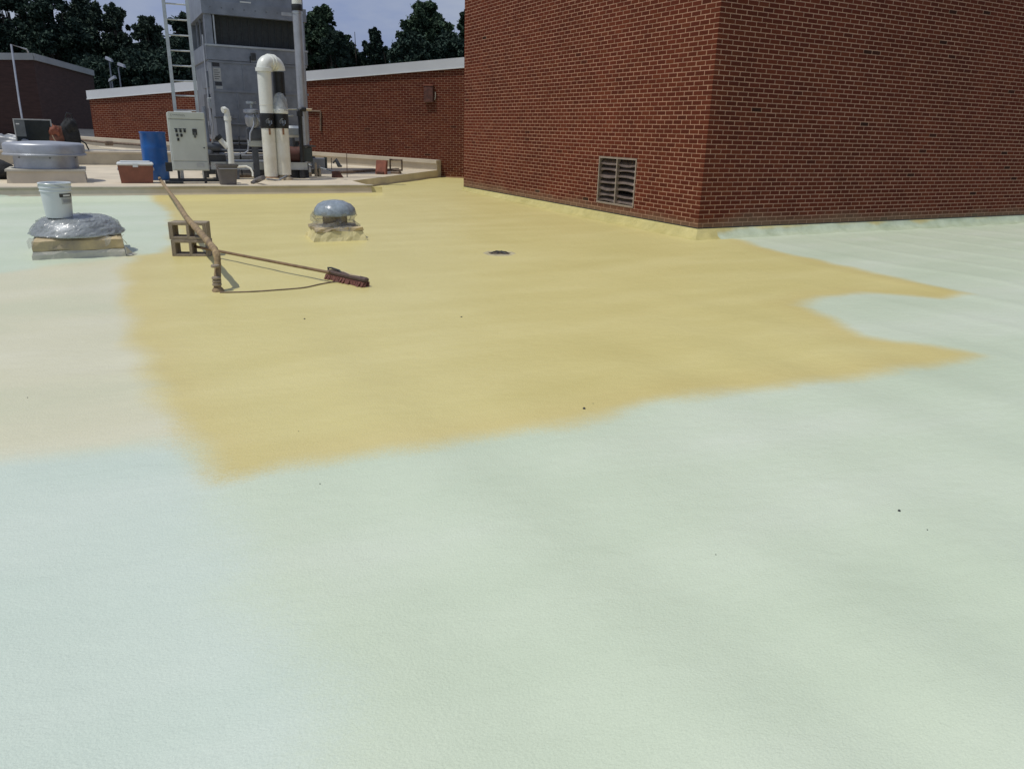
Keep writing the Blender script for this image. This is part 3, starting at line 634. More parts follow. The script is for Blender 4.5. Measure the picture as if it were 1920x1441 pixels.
# ------------------------------------------------------------------ dark far building on the left
fb_ = thing('far_brick_building', 'dark shaded brick building with grey metal coping at far left', 'building', (0, 0, 0))
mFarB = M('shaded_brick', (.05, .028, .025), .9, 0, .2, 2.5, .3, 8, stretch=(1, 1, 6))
pA = D(-260, 97, 26); pB = D(60, 100, 29); pC = D(173, 132, 35)
def fz(p, dz): return (p[0], p[1], p[2] + dz)
backv = np.array([-8, 10, 0])
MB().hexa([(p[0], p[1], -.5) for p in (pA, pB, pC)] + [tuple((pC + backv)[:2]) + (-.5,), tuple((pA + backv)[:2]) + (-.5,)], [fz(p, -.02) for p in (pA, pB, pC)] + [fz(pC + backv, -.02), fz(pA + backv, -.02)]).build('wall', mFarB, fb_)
cpm = MB()
for a, b in ((pA, pB), (pB, pC)):
    t = (b - a); t[2] = 0; t /= np.linalg.norm(t); nn = np.array([t[1], -t[0], 0]) * .07
    bk = -nn * 4
    cpm.hexa([fz(a + nn, -.24), fz(b + nn, -.24), fz(b + bk, -.24), fz(a + bk, -.24)], [fz(a + nn, 0), fz(b + nn, 0), fz(b + bk, 0), fz(a + bk, 0)])
cpm.build('coping', M('far_coping', (.33, .36, .37), .5, .1, .1, 1), fb_)

# ================================================================== THINGS
def L2W(loc, rz, p):
    c, s_ = math.cos(rz), math.sin(rz); return (loc[0] + c * p[0] - s_ * p[1], loc[1] + s_ * p[0] + c * p[1], loc[2] + p[2])
def arc(c, u, v, r, a0, a1, n=8):
    c, u, v = V3(c), V3(u), V3(v); return [c + r * (math.cos(a) * u + math.sin(a) * v) for a in np.linspace(a0, a1, n)]
X3, Y3, Z3 = np.array([1., 0, 0]), np.array([0, 1., 0]), np.array([0, 0, 1.])

# ------------------------------------------------------------------ pipe on the far building, parking-lot lights
fp = [D(42, 226, 27.5), D(36, 190, 27.5), D(21, 84, 27.5), D(50, 93, 27.8), D(53, 99, 27.9)]
tag(MB().tube(fp, .035, 8).build('wall_pipe', mAluW, None, True), 'thin grey pipe bent over the coping of the dark far building', 'pipe')
def lot_light(x, ytop, ybot, d, heads, label):
    b = D(x, ybot, d); t = D(x, ytop, d); h = t[2] + 6.5
    g = thing('light_pole', label, 'light pole', (t[0], t[1], -6.5), 0, 'parking lot lights behind the wall')
    MB().tube([(0, 0, 0), (0, 0, h)], [.055, .035], 10).build('pole', mGalv, g, True)
    for hx, tilt in heads:
        hd = MB(); s_ = 1 if hx > 0 else -1
        hd.tube([(0, 0, h - .05), (hx * .5, 0, h + .08)], .03, 8).build('arm', mGalv, g)
        q = MB(); r0 = [(-.17, -.13), (.17, -.13), (.17, .13), (-.17, .13)]
        q.hexa([(hx + x_, y_, h + .06 + tilt * x_) for x_, y_ in r0], [(hx + x_ * .8, y_ * .8, h + .2 + tilt * x_) for x_, y_ in r0]).build('lamp_head', mAluW, g)
lot_light(222, 127, 162, 40, [(.18, -.3)], 'taller grey parking lot light between dark tree and brick wall')
lot_light(206, 153, 165, 38, [(.15, .5)], 'shorter grey parking lot light peeking over the brick wall')
lot_light(205, 116, 162, 42, [(0.0, -.4)], 'dim parking lot light in front of the dark trees')

# ------------------------------------------------------------------ trees
def leaf_mat(name, col, var):
    mt = bpy.data.materials.new(name); mt.use_nodes = True; n = mt.node_tree; b = n.nodes['Principled BSDF']
    g = n.nodes.new('ShaderNodeNewGeometry'); rp = n.nodes.new('ShaderNodeValToRGB'); c = np.array(col)
    rp.color_ramp.elements[0].color = (*(c * (1 - var)), 1); rp.color_ramp.elements[1].color = (*(c * (1 + var)), 1)
    n.links.new(g.outputs['Random Per Island'], rp.inputs['Fac']); n.links.new(rp.outputs[0], b.inputs['Base Color'])
    b.inputs['Roughness'].default_value = .8; b.inputs['Specular IOR Level'].default_value = .08
    return mt
leafA = leaf_mat('oak_leaves', (.052, .082, .050), .5); leafB = leaf_mat('dark_leaves', (.036, .058, .044), .5); leafC = leaf_mat('ashy_leaves', (.052, .076, .056), .45)
def tree(xp, ytop, ybot, wpx, d, label, mat, seed, nleaf=5200, lumps=26, spiky=0.0, leaf=.14, group='trees behind the brick wall'):
    rs = np.random.RandomState(seed); top = D(xp, ytop, d); bot = D(xp, ybot, d); base = np.array([top[0], top[1], -6.5])
    nleaf = int(nleaf * 4.0); W = wpx * d / FPX / 2; Ht = top[2]; cz0 = bot[2]; g = thing('tree', label, 'tree', base, 0, group)
    hc = (Ht - cz0); cz = cz0 + 6.5
    # limbs
    tr = MB(); th = cz + hc * .75
    pts = [(0, 0, 0), (.1 * W * rs.randn(), .1 * W * rs.randn(), th * .45), (.12 * W * rs.randn(), .1 * W * rs.randn(), th)]
    tr.tube(pts, [.032 * th, .024 * th, .006 * th], 9)
    cen = []
    for i in range(lumps):
        a = rs.rand() * 2 * math.pi; t = rs.rand() ** .8
        prof = math.sin(math.pi * min(1, .18 + .80 * t)) ** .7
        rr = W * prof * (.35 + .5 * rs.rand() ** .6); c = np.array([rr * math.cos(a), rr * math.sin(a), cz + hc * (.06 + .84 * t)])
        sr = W * (.17 + .22 * rs.rand()) * (1 - .35 * t); cen.append((c, sr))
        tr.tube([(pts[1][0] * .7, pts[1][1] * .7, max(c[2] * .55, 1)), tuple(c * np.array([.5, .5, .8])), tuple(c)], [.010 * th, .006 * th, .002 * th], 5)
    for i in range(34):      # small outlying sprays
        a = rs.rand() * 2 * math.pi; t = rs.rand(); prof = math.sin(math.pi * min(1, .14 + .84 * t)) ** .7
        rr = W * prof * (.72 + .36 * rs.rand()); cen.append((np.array([rr * math.cos(a), rr * math.sin(a), cz + hc * (.04 + .97 * t)]), W * (.06 + .10 * rs.rand())))
    cen.append((np.array([0, 0, cz + hc * .5]), W * .55)); cen.append((np.array([0, 0, cz + hc * .86]), W * .32))
    tr.build('trunk', mBark, g)
    # leaf clumps: many small folded leaf sprays over uneven lumps
    w_ = np.array([s_ ** 1.7 for _, s_ in cen]); w_ /= w_.sum(); ids = rs.choice(len(cen), nleaf, p=w_)
    cc = np.array([c for c, _ in cen])[ids]; ss = np.array([s_ for _, s_ in cen])[ids]
    dv = rs.randn(nleaf, 3); dv /= np.linalg.norm(dv, axis=1)[:, None]
    rad = ss * (.3 + .95 * rs.rand(nleaf) ** .9 + .5 * (rs.rand(nleaf) > .88) * rs.rand(nleaf)) * (1 + .25 * np.sin(dv[:, 0] * 7 + ids) * np.sin(dv[:, 2] * 6 + ids * 2))
    pos = cc + dv * rad[:, None] * np.array([1, 1, .8 + spiky])
    u = rs.randn(nleaf, 3); u /= np.linalg.norm(u, axis=1)[:, None]; v = np.cross(u, rs.randn(nleaf, 3)); v /= np.linalg.norm(v, axis=1)[:, None]
    L = (leaf * (.6 + .8 * rs.rand(nleaf)))[:, None]
    k = np.stack([pos - u * L, pos + v * L * .55, pos + u * L, pos - v * L * .55], 1).reshape(-1, 3)
    me = bpy.data.meshes.new('crown'); q = np.arange(nleaf * 4, dtype=np.int32)
    me.vertices.add(len(k)); me.vertices.foreach_set('co', k.astype(np.float32).ravel()); me.loops.add(len(q)); me.loops.foreach_set('vertex_index', q)
    me.polygons.add(nleaf); me.polygons.foreach_set('loop_start', np.arange(0, nleaf * 4, 4, dtype=np.int32)); me.update(calc_edges=True); me.materials.append(mat)
    o = bpy.data.objects.new('crown', me); C.objects.link(o); o.parent = g
    return g
tree(795, 6, 112, 104, 58, 'tall spreading oak standing alone against the sky beside the block', leafA, 1, 7000, 26)
tree(772, 66, 140, 96, 54, 'dark bush in front of the foot of the tall oak', leafB, 2, 5200)
tree(842, 66, 145, 100, 55, 'dark round tree beside the block behind the white coping', leafB, 3, 5200)
tree(880, 14, 120, 50, 60, 'tree half hidden behind the edge of the brick block', leafA, 4, 4200)
tree(703, 56, 140, 44, 56, 'narrow columnar tree between the oak and the leafy mass', leafB, 5, 4200, 16, .4)
tree(655, 80, 140, 48, 58, 'low dark tree left of the columnar tree', leafB, 6, 3800)
tree(600, 16, 130, 100, 57, 'broad leafy tree just right of the tall grey pipe', leafA, 7, 7600, 26)
tree(628, 58, 140, 60, 55, 'smaller tree at the right foot of the broad leafy tree', leafB, 8, 4000)
tree(545, 30, 140, 80, 62, 'tree mostly hidden behind the cooling tower', leafB, 9, 4000)
tree(335, 28, 150, 74, 58, 'tree seen through the rungs of the ladder', leafB, 10, 6000)
tree(275, 32, 170, 76, 58, 'open crowned tree left of the ladder with sky gaps', leafC, 11, 5200, 20)
tree(212, 10, 170, 66, 60, 'slender tree with a tall ragged top above the lot lights', leafC, 12, 5600, 20, .3)
tree(150, -12, 170, 90, 60, 'tall pine-like tree left of the slender ragged tree', leafC, 13, 7000, 22, .5)
tree(85, -40, 175, 130, 57, 'huge dark tree above the coping bend of the far building', leafB, 14, 9000, 26)
tree(10, -30, 175, 130, 60, 'huge dark tree at the left edge of the photo', leafB, 15, 9000, 26)
tree(245, 100, 190, 120, 50, 'dark shrubbery behind the sloping coping at left', leafB, 16, 6000)
tree(175, 110, 190, 110, 54, 'dark shrubbery behind the parking lot lights', leafB, 17, 6000)
tree(310, 105, 190, 120, 52, 'dark shrubbery behind the ladder foot', leafB, 18, 6000)
tree(-80, -40, 175, 130, 58, 'huge dark tree just beyond the left edge of the photo', leafB, 19, 6000, 22)
def snag(x0, y0, x1, y1, d, label):
    a = D(x0, y0, d); b = D(x1, y1, d); g = thing('dead_tree', label, 'dead tree', (a[0], a[1], -6.5), 0, 'bare dead stems')
    t = b - np.array([a[0], a[1], -6.5]); MB().tube([(0, 0, 0), tuple(t * .6 + np.array([.1, 0, 0])), tuple(t)], [.16, .09, .02], 6).build('trunk', mBark, g)
    MB().tube([tuple(t * .72), tuple(t * .85 + np.array([-.35, 0, .1])), tuple(t * .95 + np.array([-.6, 0, .1]))], [.05, .03, .012], 5).build('branch', mBark, g)
snag(668, 110, 665, 60, 57, 'bare grey stem standing above the low dark tree'); snag(728, 120, 735, 82, 55, 'leaning bare stem in the sky gap left of the oak')
# far woods closing the view under the crowns
rs = np.random.RandomState(99); nf = 26000
azs = rs.uniform(-.95, .15, nf); dist = rs.uniform(78, 98, nf); zz = -6.5 + rs.rand(nf) ** 1.1 * (11.0 + 1.6 * np.sin(azs * 31) + 1.2 * np.sin(azs * 77 + 1))
pos = np.stack([np.sin(azs) * dist, np.cos(azs) * dist, zz], 1); u = rs.randn(nf, 3); u /= np.linalg.norm(u, axis=1)[:, None]; v = np.cross(u, rs.randn(nf, 3)); v /= np.linalg.norm(v, axis=1)[:, None]
k = np.stack([pos - u * .8, pos + v * .5, pos + u * .8, pos - v * .5], 1).reshape(-1, 3); me = bpy.data.meshes.new('far_woods'); q = np.arange(nf * 4, dtype=np.int32)
me.vertices.add(len(k)); me.vertices.foreach_set('co', k.astype(np.float32).ravel()); me.loops.add(len(q)); me.loops.foreach_set('vertex_index', q)
me.polygons.add(nf); me.polygons.foreach_set('loop_start', np.arange(0, nf * 4, 4, dtype=np.int32)); me.update(calc_edges=True); me.materials.append(leafB)
o = bpy.data.objects.new('far_woods', me); C.objects.link(o); o['kind'] = 'stuff'; o['label'] = 'dark band of woods far behind the trees'; o['category'] = 'woods'

# ------------------------------------------------------------------ cooling tower
TD = 19.2
tc0 = D(404, 262, TD); TB = float(tc0[2])
TW, TDp, TH = 2.42, 3.0, 6.0
tw = thing('cooling_tower', 'large grey galvanised cooling tower with dark air inlet grilles', 'cooling tower', (tc0[0], tc0[1], PADZ), YAW)
b0 = TB - PADZ
def tz(y): return ZV(404, y, tc0) - PADZ
zl0, zl1 = tz(82), tz(26); zb = tz(112); ztop = TH
MB().box(.02, TW - .02, .02, TDp - .02, b0, zb).build('lower_casing', mGalv, tw)
MB().box(-.03, TW + .03, -.03, TDp + .03, zb + .002, zl0).build('middle_belt', mGalv, tw)
MB().box(.01, TW - .01, .01, TDp - .01, zl1 + .3, ztop).build('upper_casing', mGalv, tw)
MB().box(-.05, TW + .05, -.05, TDp + .05, zl1, zl1 + .298).build('upper_belt', mGalv, tw)
MB().box(.16, TW - .16, .16, TDp - .16, zl0 + .001, zl1 - .001).build('inlet_fill', mDark, tw)
for x0, y0 in ((0, 0), (TW - .17, 0), (0, TDp - .17), (TW - .17, TDp - .17)):
    MB().box(x0, x0 + .17, y0, y0 + .17, zl0 + .0015, zl1 - .0015).build('corner_post', mGalv, tw)
for i in range(13):
    x = .22 + i * (TW - .44) / 12
    MB().box(x - .005, x + .005, .12, .14, zl0 + .002, zl1 - .002).build('grille_bar', mStrut, tw)
MB().box(.20, .235, .02, .05, zl0 + .002, zl1 - .002).build('grille_stile', mAlu, tw)
for i in range(3):
    y = .5 + i * .75; MB().box(.03, .07, y, y + .06, zl0 + .002, zl1 - .002).build('side_bar', mGalv, tw)
MB().box(-.04, .02, .35, 1.3, b0 + 1.25, zb - .25).build('access_panel', mGalv, tw)
MB().box(-.05, .02, .25, 1.1, b0 + .45, b0 + 1.1).build('access_panel', mGalvD, tw)
MB().tube([(-.06, .12, b0 - .1), (-.06, .12, zl0 + .2)], .02, 8).build('conduit', mAluW, tw, True)
for z in (b0 + .02, b0 + 1.15, zb - .06): MB().box(-.012, TW + .012, -.012, .018, z, z + .05).build('seam_flange', mGalv, tw)
MB().box(-.045, TW + .045, -.06, -.032, zl0 - .05, zl0 - .01).build('belt_lip', mAlu, tw)
for i in range(9):
    x = .15 + i * (TW - .3) / 8; MB().lathe([(.014, 0), (.012, .01), (0.001, .012)], 8, x, 0).build('bolt', mGalvD, tw, loc=(0, -.053, zl1 + .15)).rotation_euler.x = math.radians(90)
MB().box(.86, 1.12, -.062, -.0515, zl1 + .62 - .35 + .04, zl1 + .62 - .35 + .07).build('lettering', mWhiteP, tw)
# data plates on the casing
lx, lz = .09, tz(117)
MB().box(lx, lx + .17, .008, .0195, lz - .09, lz).build('label_header', mLabelD, tw)
MB().box(lx + .005, lx + .185, .008, .0195, lz - .43, lz - .12).build('data_plate', mLabel, tw)
MB().box(lx + .03, lx + .19, .008, .0195, lz - .53, lz - .445).build('data_plate', mLabelD, tw)
MB().box(lx + .05, lx + .20, .008, .0195, lz - .61, lz - .545).build('data_plate', mLabel, tw)
for i in range(5): MB().box(lx + .03, lx + .13 + .03 * (i % 2), .004, .0075, lz - .18 - i * .05, lz - .168 - i * .05).build('print_line', mLabelD, tw)
for x in (.62, 1.22, 1.82): MB().box(x, x + .03, -.004, .0185, b0 + .075, b0 + 1.14).build('panel_seam', mGalv, tw)
for x in (.8, 1.6): MB().box(x, x + .025, -.004, .0185, b0 + 1.21, zb - .065).build('panel_seam', mGalv, tw)
MB().bbox(1.02, 1.14, -.09, -.031, zb + .04, zb + .22, .012).build('bracket', mStrut, tw)
MB().tube([(1.0, -.05, zb - .02), (1.0, -.05, zb + .12), (1.1, -.05, zb + .2)], .012, 6).build('bracket_wire', mBlack, tw)
MB().tube([(.02, -.06, b0 + .55), (.35, -.08, b0 + .56), (.55, -.1, b0 + .52)], .018, 8).build('sensing_line', mGalvD, tw, True)
MB().tube([(.3, -.05, b0 + .38), (TW - .3, -.05, b0 + .38)], .022, 8).build('spray_header', mGalvD, tw, True)
MB().box(-.02, .06, -.03, .0, b0 + .1, zb - .07).build('corner_angle', mAluW, tw)
MB().bbox(-.09, .0, .05, .2, b0 + .75, b0 + 1.0, .01).build('switch_box', mAlu, tw)
for i_ in range(7): MB().box(-.09 - .004 * i_, -.055, -.02 + .03 * i_, -.005 + .03 * i_, b0 + .12, b0 + .34).build('conduit', mGalvD if i_ % 2 else mAluW, tw)
# legs and frame
for x0 in (.05, TW - .2):
    for y0 in (.05, TDp - .2): MB().box(x0, x0 + .15, y0, y0 + .15, .42, b0 - .002).build('leg', mGalvD, tw)
for y0 in (-.15, TDp - .25):
    mb = MB(); mb.box(-.5, TW + .3, y0 + .08, y0 + .12, .16, .40); mb.box(-.5, TW + .3, y0, y0 + .2, .132, .159); mb.box(-.5, TW + .3, y0, y0 + .2, .401, .42); mb.build('steel_beam', mGalv, tw)
for x0 in (-.3, .9, TW - .1): MB().box(x0, x0 + .25, -.2, .15, -.02, .131).build('sleeper', mDark, tw)
MB().box(.25, TW - .25, .3, TDp - .3, b0 - .28, b0 - .003).build('sump', mGalvD, tw)

# ladder
lb_ = P(352, 338, PADZ); lsx = zc(lb_)
lad0 = D(329, 212, 16.9); lad0 = np.array([lad0[0], lad0[1], PADZ])
lad = thing('ladder', 'tall aluminium ladder standing left of the cooling tower', 'ladder', lad0, YAW - .12)
LWd = .47; LHh = 5.2
for x in (0, LWd):
    r_ = MB(); r_.box(x - .035, x + .035, -.012, .0, 0, LHh); r_.box(x - .035, x - .025, .001, .07, 0, LHh); r_.box(x + .025, x + .035, .001, .07, 0, LHh); r_.build('rail', mAlu, lad)
rung0 = MB().tube([(.026, .03, 0), (LWd - .026, .03, 0)], .017, 10).build('rung', mAlu, lad, True, loc=(0, 0, .25))
k = 1
while .25 + k * .31 < LHh - .1:
    c = rung0.copy(); C.objects.link(c); c.parent = lad; c.location = (0, 0, .25 + k * .31); k += 1

# control cabinet
cpx = D(352, 320, 15.9)
cab_loc = D(327, 320, 15.9); ch0 = float(cab_loc[2]) - PADZ
cab = thing('control_cabinet', 'white metal control cabinet on dark strut legs beside the blue drum', 'cabinet', (cab_loc[0], cab_loc[1], PADZ), YAW - .05)
CWd, CHt, CDp = .70, 1.16, .28
MB().bbox(-.03, CWd, 0, CDp, ch0, ch0 + CHt, .012).build('body', mCab, cab)
dr = MB().bbox(.0, CWd - .02, -.022, -.001, ch0 + .20, ch0 + CHt - .135, .006).build('door', mCab, cab)
MB().bbox(-.01, CWd - .01, -.03, -.001, ch0 + CHt - .12, ch0 + CHt + .015, .006).build('header_panel', mCab, cab)
MB().bbox(.0, CWd - .02, -.018, -.001, ch0 + .02, ch0 + .19, .006).build('lower_panel', mCab, cab)
MB().bbox(.45, .60, -.022, -.0185, ch0 + .085, ch0 + .155, .004).build('rating_plate', mLabel, cab)
MB().bbox(.12, .46, .02, .2, ch0 + CHt + .002, ch0 + CHt + .03, .006).build('paper_sheet', mWhiteP, cab)
zz0 = ch0 + .80
for r_, (row, xs_) in enumerate(((0, (.12, .20, .28)), (1, (.13, .21)), (2, (.14,)))):
    for x in xs_:
        zq = zz0 - row * .085
        MB().bbox(x - .02, x + .022, -.05, -.0225, zq - .03, zq + .03, .006).build('selector_switch', mBlack, dr)
        if row == 0: MB().box(x - .035, x + .03, -.026, -.0225, zq + .032, zq + .05).build('switch_plate', mLabelD, dr)
MB().bbox(.43, .52, -.028, -.0225, zz0 - .075, zz0 + .045, .01).build('disconnect_plate', mStrut, dr)
MB().hexa([(.455, -.05, zz0 - .13), (.49, -.05, zz0 - .13), (.49, -.03, zz0 - .13), (.455, -.03, zz0 - .13)], [(.445, -.06, zz0 - .02), (.505, -.06, zz0 - .02), (.505, -.029, zz0 - .02), (.445, -.029, zz0 - .02)]).build('disconnect_handle', mGalvD, dr)
MB().lathe([(.014, 0), (.014, .014), (.002, .016)], 10).build('door_lock', mBlack, dr, loc=(CWd - .07, -.0225, ch0 + .47)).rotation_euler.x = math.radians(90)
tx = MB()
for i in range(11):
    x = .085 + i * .0215; h_ = .017 + .008 * ((i * 7) % 3 == 0); tx.box(x, x + .0045, -.032, -.0305, ch0 + CHt - .055, ch0 + CHt - .055 + h_)
    tx.box(x + .006, x + .015, -.032, -.0305, ch0 + CHt - .055 + (i % 2) * .008, ch0 + CHt - .049 + (i % 2) * .008)
    if i > 6: tx.box(x + .002, x + .012, -.032, -.0305, ch0 + CHt - .07, ch0 + CHt - .064)
tx.tube([(.055, -.0315, ch0 + CHt - .02), (.047, -.0315, ch0 + CHt - .045), (.055, -.0315, ch0 + CHt - .075)], .003, 6)
tx.build('lettering', mLabelD, cab)
for x in (.06, CWd - .12): MB().box(x, x + .05, .08, .13, 0.0, ch0 - .002).build('leg', mStrut, cab)
MB().box(-.12, CWd + .3, .07, .14, -.03 + .06, .10).build('foot_channel', mStrut, cab); MB().box(-.2, .15, -.1, .3, .0, .05).build('foot_pad', mDark, cab)
MB().box(-.16, -.031, .02, .2, ch0 - .02, ch0 + .16).build('junction_box', mBlack, cab)

# blue drum
dl = P(297, 338, PADZ); dk = zc(dl) / FPX
dr_r = 45 * dk / 2; dr_h = 86 * dk
drum = thing('blue_drum', 'tall blue plastic drum behind the orange cooler', 'drum', dl + E2 * dr_r * .8, YAW)
MB().lathe([(dr_r * .93, 0), (dr_r * .97, .02), (dr_r * .97, dr_h * .3), (dr_r * 1.0, dr_h * .33), (dr_r * .98, dr_h * .36), (dr_r * .98, dr_h * .64), (dr_r * 1.0, dr_h * .67), (dr_r * .98, dr_h * .7), (dr_r * .97, dr_h * .95), (dr_r * 1.01, dr_h * .965), (dr_r * 1.01, dr_h), (dr_r * .93, dr_h), (dr_r * .92, dr_h - .02)], 40).build('shell', mBlue, drum, True)
MB().lathe([(.03, 0), (.03, .02), (.001, .022)], 12, .1, .05).build('bung', mWhiteP, drum, loc=(0, 0, dr_h - .02))

# orange cooler
cl = P(258, 344, PADZ); ck = zc(cl) / FPX; cwid = 60 * ck; chg = 41 * ck
co = thing('cooler', 'orange-brown ice cooler with white lid on the raised roof edge', 'cooler', cl + E2 * .02, YAW - .03)
tp = .9
MB().hexa([(-cwid / 2 * tp, 0.03, 0), (cwid / 2 * tp, .03, 0), (cwid / 2 * tp, .36, 0), (-cwid / 2 * tp, .36, 0)], [(-cwid / 2, 0, chg * .78), (cwid / 2, 0, chg * .78), (cwid / 2, .4, chg * .78), (-cwid / 2, .4, chg * .78)]).build('body', mOrange, co)
ld = MB().bbox(-cwid / 2 - .012, cwid / 2 + .012, -.015, .415, chg * .78 + .002, chg * .78 + .06, .02).build('lid', mWhiteP, co)
MB().bbox(-cwid / 2 + .05, cwid / 2 - .05, .05, .36, chg * .78 + .061, chg * .78 + .085, .02).build('lid_panel', mWhiteP, co)
MB().box(-.05, .05, -.028, -.0155, chg * .78 - .03, chg * .78 + .045).build('latch', mWhiteP, co)
for sx in (-1, 1): MB().bbox(sx * (cwid / 2 + .004) - .012, sx * (cwid / 2 + .004) + .012, .12, .28, chg * .55, chg * .68, .008).build('handle', mWhiteP, co)

# grey tub
tl = P(430, 347, PADZ); tk = zc(tl) / FPX; tr_ = 38 * tk / 2; thh = 37 * tk
tub = thing('grey_tub', 'grey plastic tub standing on the roof edge below the small white pipe', 'tub', tl + E2 * tr_ * .75, YAW)
def rr(w_, d_, z, r=.05, n=4):
    res = []
    for sx, sy, a0 in ((1, -1, -90), (1, 1, 0), (-1, 1, 90), (-1, -1, 180)):
        for i in range(n): a = math.radians(a0 + 90 * i / (n - 1)); res.append((sx * (w_ - r) + r * math.cos(a), sy * (d_ - r) + r * math.sin(a), z))
    return res
def loft(rings, cap_top=True):
    n = len(rings[0]); mb = MB(); vs = sum(rings, []); fs = [tuple(range(n))[::-1]]
    for k_ in range(len(rings) - 1): fs += [(k_ * n + i, k_ * n + (i + 1) % n, (k_ + 1) * n + (i + 1) % n, (k_ + 1) * n + i) for i in range(n)]
    if cap_top: fs.append(tuple(range((len(rings) - 1) * n, len(rings) * n)))
    return mb.add(vs, fs)
loft([rr(tr_ * .74, tr_ * .6, 0), rr(tr_ * .95, tr_ * .78, thh * .9), rr(tr_ * 1.03, tr_ * .85, thh * .9), rr(tr_ * 1.03, tr_ * .85, thh), rr(tr_ * .96, tr_ * .8, thh), rr(tr_ * .78, tr_ * .62, thh * .2)]).build('shell', mTub, tub, True)
MB().tube([(-tr_ * 1.03, 0, thh * .93), (-tr_ * .8, -tr_ * .9, thh * .8), (tr_ * .8, -tr_ * .9, thh * .8), (tr_ * 1.03, 0, thh * .93)], .007, 6).build('bail', mAluW, tub, True)

# ------------------------------------------------------------------ large white pipes
def band_pipe(name, label, pxb, pyb, dia_px, segs, foot):
    p = P(pxb, pyb, PADZ); k_ = zc(p) / FPX; R = dia_px * k_ / 2; d_ = zc(p)
    g = thing(name, label, 'pipe', p + E2 * R, YAW); zof = lambda y: ZV(pxb, y, p) - PADZ
    return g, R, zof
g1, R1, zo = band_pipe('gooseneck_pipe', 'tall white plastic gooseneck pipe with black band in front of tower', 512, 338, 24.5, None, None)
zb0, zb1, zt1 = zo(241), zo(213), zo(130)
MB().lathe([(R1, .06), (R1, zb0)], 28).build('lower_pipe', mPVCold, g1, True)
bd = MB().lathe([(R1 * 1.06, zb0 + .002), (R1 * 1.08, zb0 + .03), (R1 * 1.08, zb1 - .03), (R1 * 1.06, zb1)], 28).build('coupling_band', mBlack, g1, True)
MB().bbox(-R1 * .42, R1 * .42, -R1 * 1.16, -R1 * .92, zb0 + .06, zb0 + .22, .05).build('sticker', mGalv, bd)
MB().box(-.02, .02, -R1 * 1.16, -R1 * 1.02, zb0 - .14, zb0 - .004).build('strap_tail', mRustFoot, bd)
MB().lathe([(R1, zb1 + .002), (R1, zt1)], 28).build('upper_pipe', mPVC, g1, True)
MB().lathe([(R1 * 1.02, zb1 + .17), (R1 * 1.03, zb1 + .18), (R1 * 1.02, zb1 + .19)], 28, cap=False).build('joint_ring', mPVCold, g1)
el = MB(); rb = R1 * 1.04
GD = np.array([.82, .57, 0]); pts = arc(GD * rb, -GD, Z3, rb, 0, math.pi / 2, 9) + arc(GD * (rb + .13), GD, Z3, rb, math.pi / 2, 0.0, 9); pts = [p_ + Z3 * zt1 for p_ in pts]
EX, EY = (GD * (rb * 2 + .13))[:2]
el.tube(pts, R1 * 1.05, 24).build('elbow', mPVC, g1, True)
for px_, pz_, ax in ((0, zt1, 'z'), (rb + .02, zt1 + rb, 'x'), (rb + .115, zt1 + rb, 'x')):
    q = MB().lathe([(R1 * 1.05, -.05), (R1 * 1.2, -.045), (R1 * 1.2, .03), (R1 * 1.05, .035)] if ax == 'z' else [(R1 * 1.04, -.03), (R1 * 1.18, -.026), (R1 * 1.18, .026), (R1 * 1.04, .03)], 28, cap=False).build('elbow_collar', mPVC, g1, True, loc=(px_ * GD[0], px_ * GD[1], pz_))
    if ax == 'x': q.rotation_euler = (0, math.radians(90), math.atan2(GD[1], GD[0]))
MB().lathe([(R1 * .85, zo(205)), (R1 * .85, zt1 - .02)], 24, EX, EY).build('black_drop_pipe', mBlack, g1, True)
MB().lathe([(R1 * 1.12, -.02), (R1 * 1.12, .03), (R1 * 1.02, .07), (R1 * .98, .09)], 24).build('foot', mRustFoot, g1, True)
MB().lathe([(R1 * 1.9, -.03), (R1 * 1.7, .02), (R1 * 1.25, .05)], 24, jit=lambda i, q: (.02 * math.sin(3 * q + i), .0)).build('foam_collar', mTan, g1, True)

g2, R2, zo2 = band_pipe('capped_pipe', 'shorter white pipe with black band and clear film over its cap', 537, 338, 24.5, None, None)
zb0, zb1, zt2 = zo2(241), zo2(214), zo2(208)
MB().lathe([(R2, .12), (R2, zb0)], 28).build('lower_pipe', mPVCold, g2, True)
bd = MB().lathe([(R2 * 1.06, zb0 + .002), (R2 * 1.08, zb0 + .03), (R2 * 1.08, zb1 - .03), (R2 * 1.06, zb1)], 28).build('coupling_band', mBlack, g2, True)
MB().bbox(-R2 * .42, R2 * .42, -R2 * 1.16, -R2 * .92, zb0 + .06, zb0 + .22, .05).build('sticker', mGalv, bd)
MB().box(-.02, .02, -R2 * 1.16, -R2 * 1.02, zb0 - .14, zb0 - .004).build('strap_tail', mRustFoot, bd)
MB().lathe([(R2, zb1 + .002), (R2 * 1.12, zb1 + .02), (R2 * 1.12, zb1 + .1), (R2 * .9, zb1 + .12), (R2 * .12, zb1 + .34), (.002, zb1 + .345)], 28).build('cap', mPVC, g2, True)
MB().lathe([(R2 * 1.13, zb1 + .06), (R2 * 1.1, zb1 + .2), (R2 * .95, zb1 + .34), (R2 * .6, zb1 + .43), (R2 * .1, zb1 + .46)], 20, jit=lambda i, q: (.012 * math.sin(5 * q + i * 2), .01 * math.sin(4 * q)), cap=False).build('film_cover', mFilmClear, g2, True)
MB().lathe([(R2 * 1.25, -.02), (R2 * 1.15, .05), (R2 * .8, .08), (R2 * .8, .12)], 24).build('foot', mTan, g2, True)

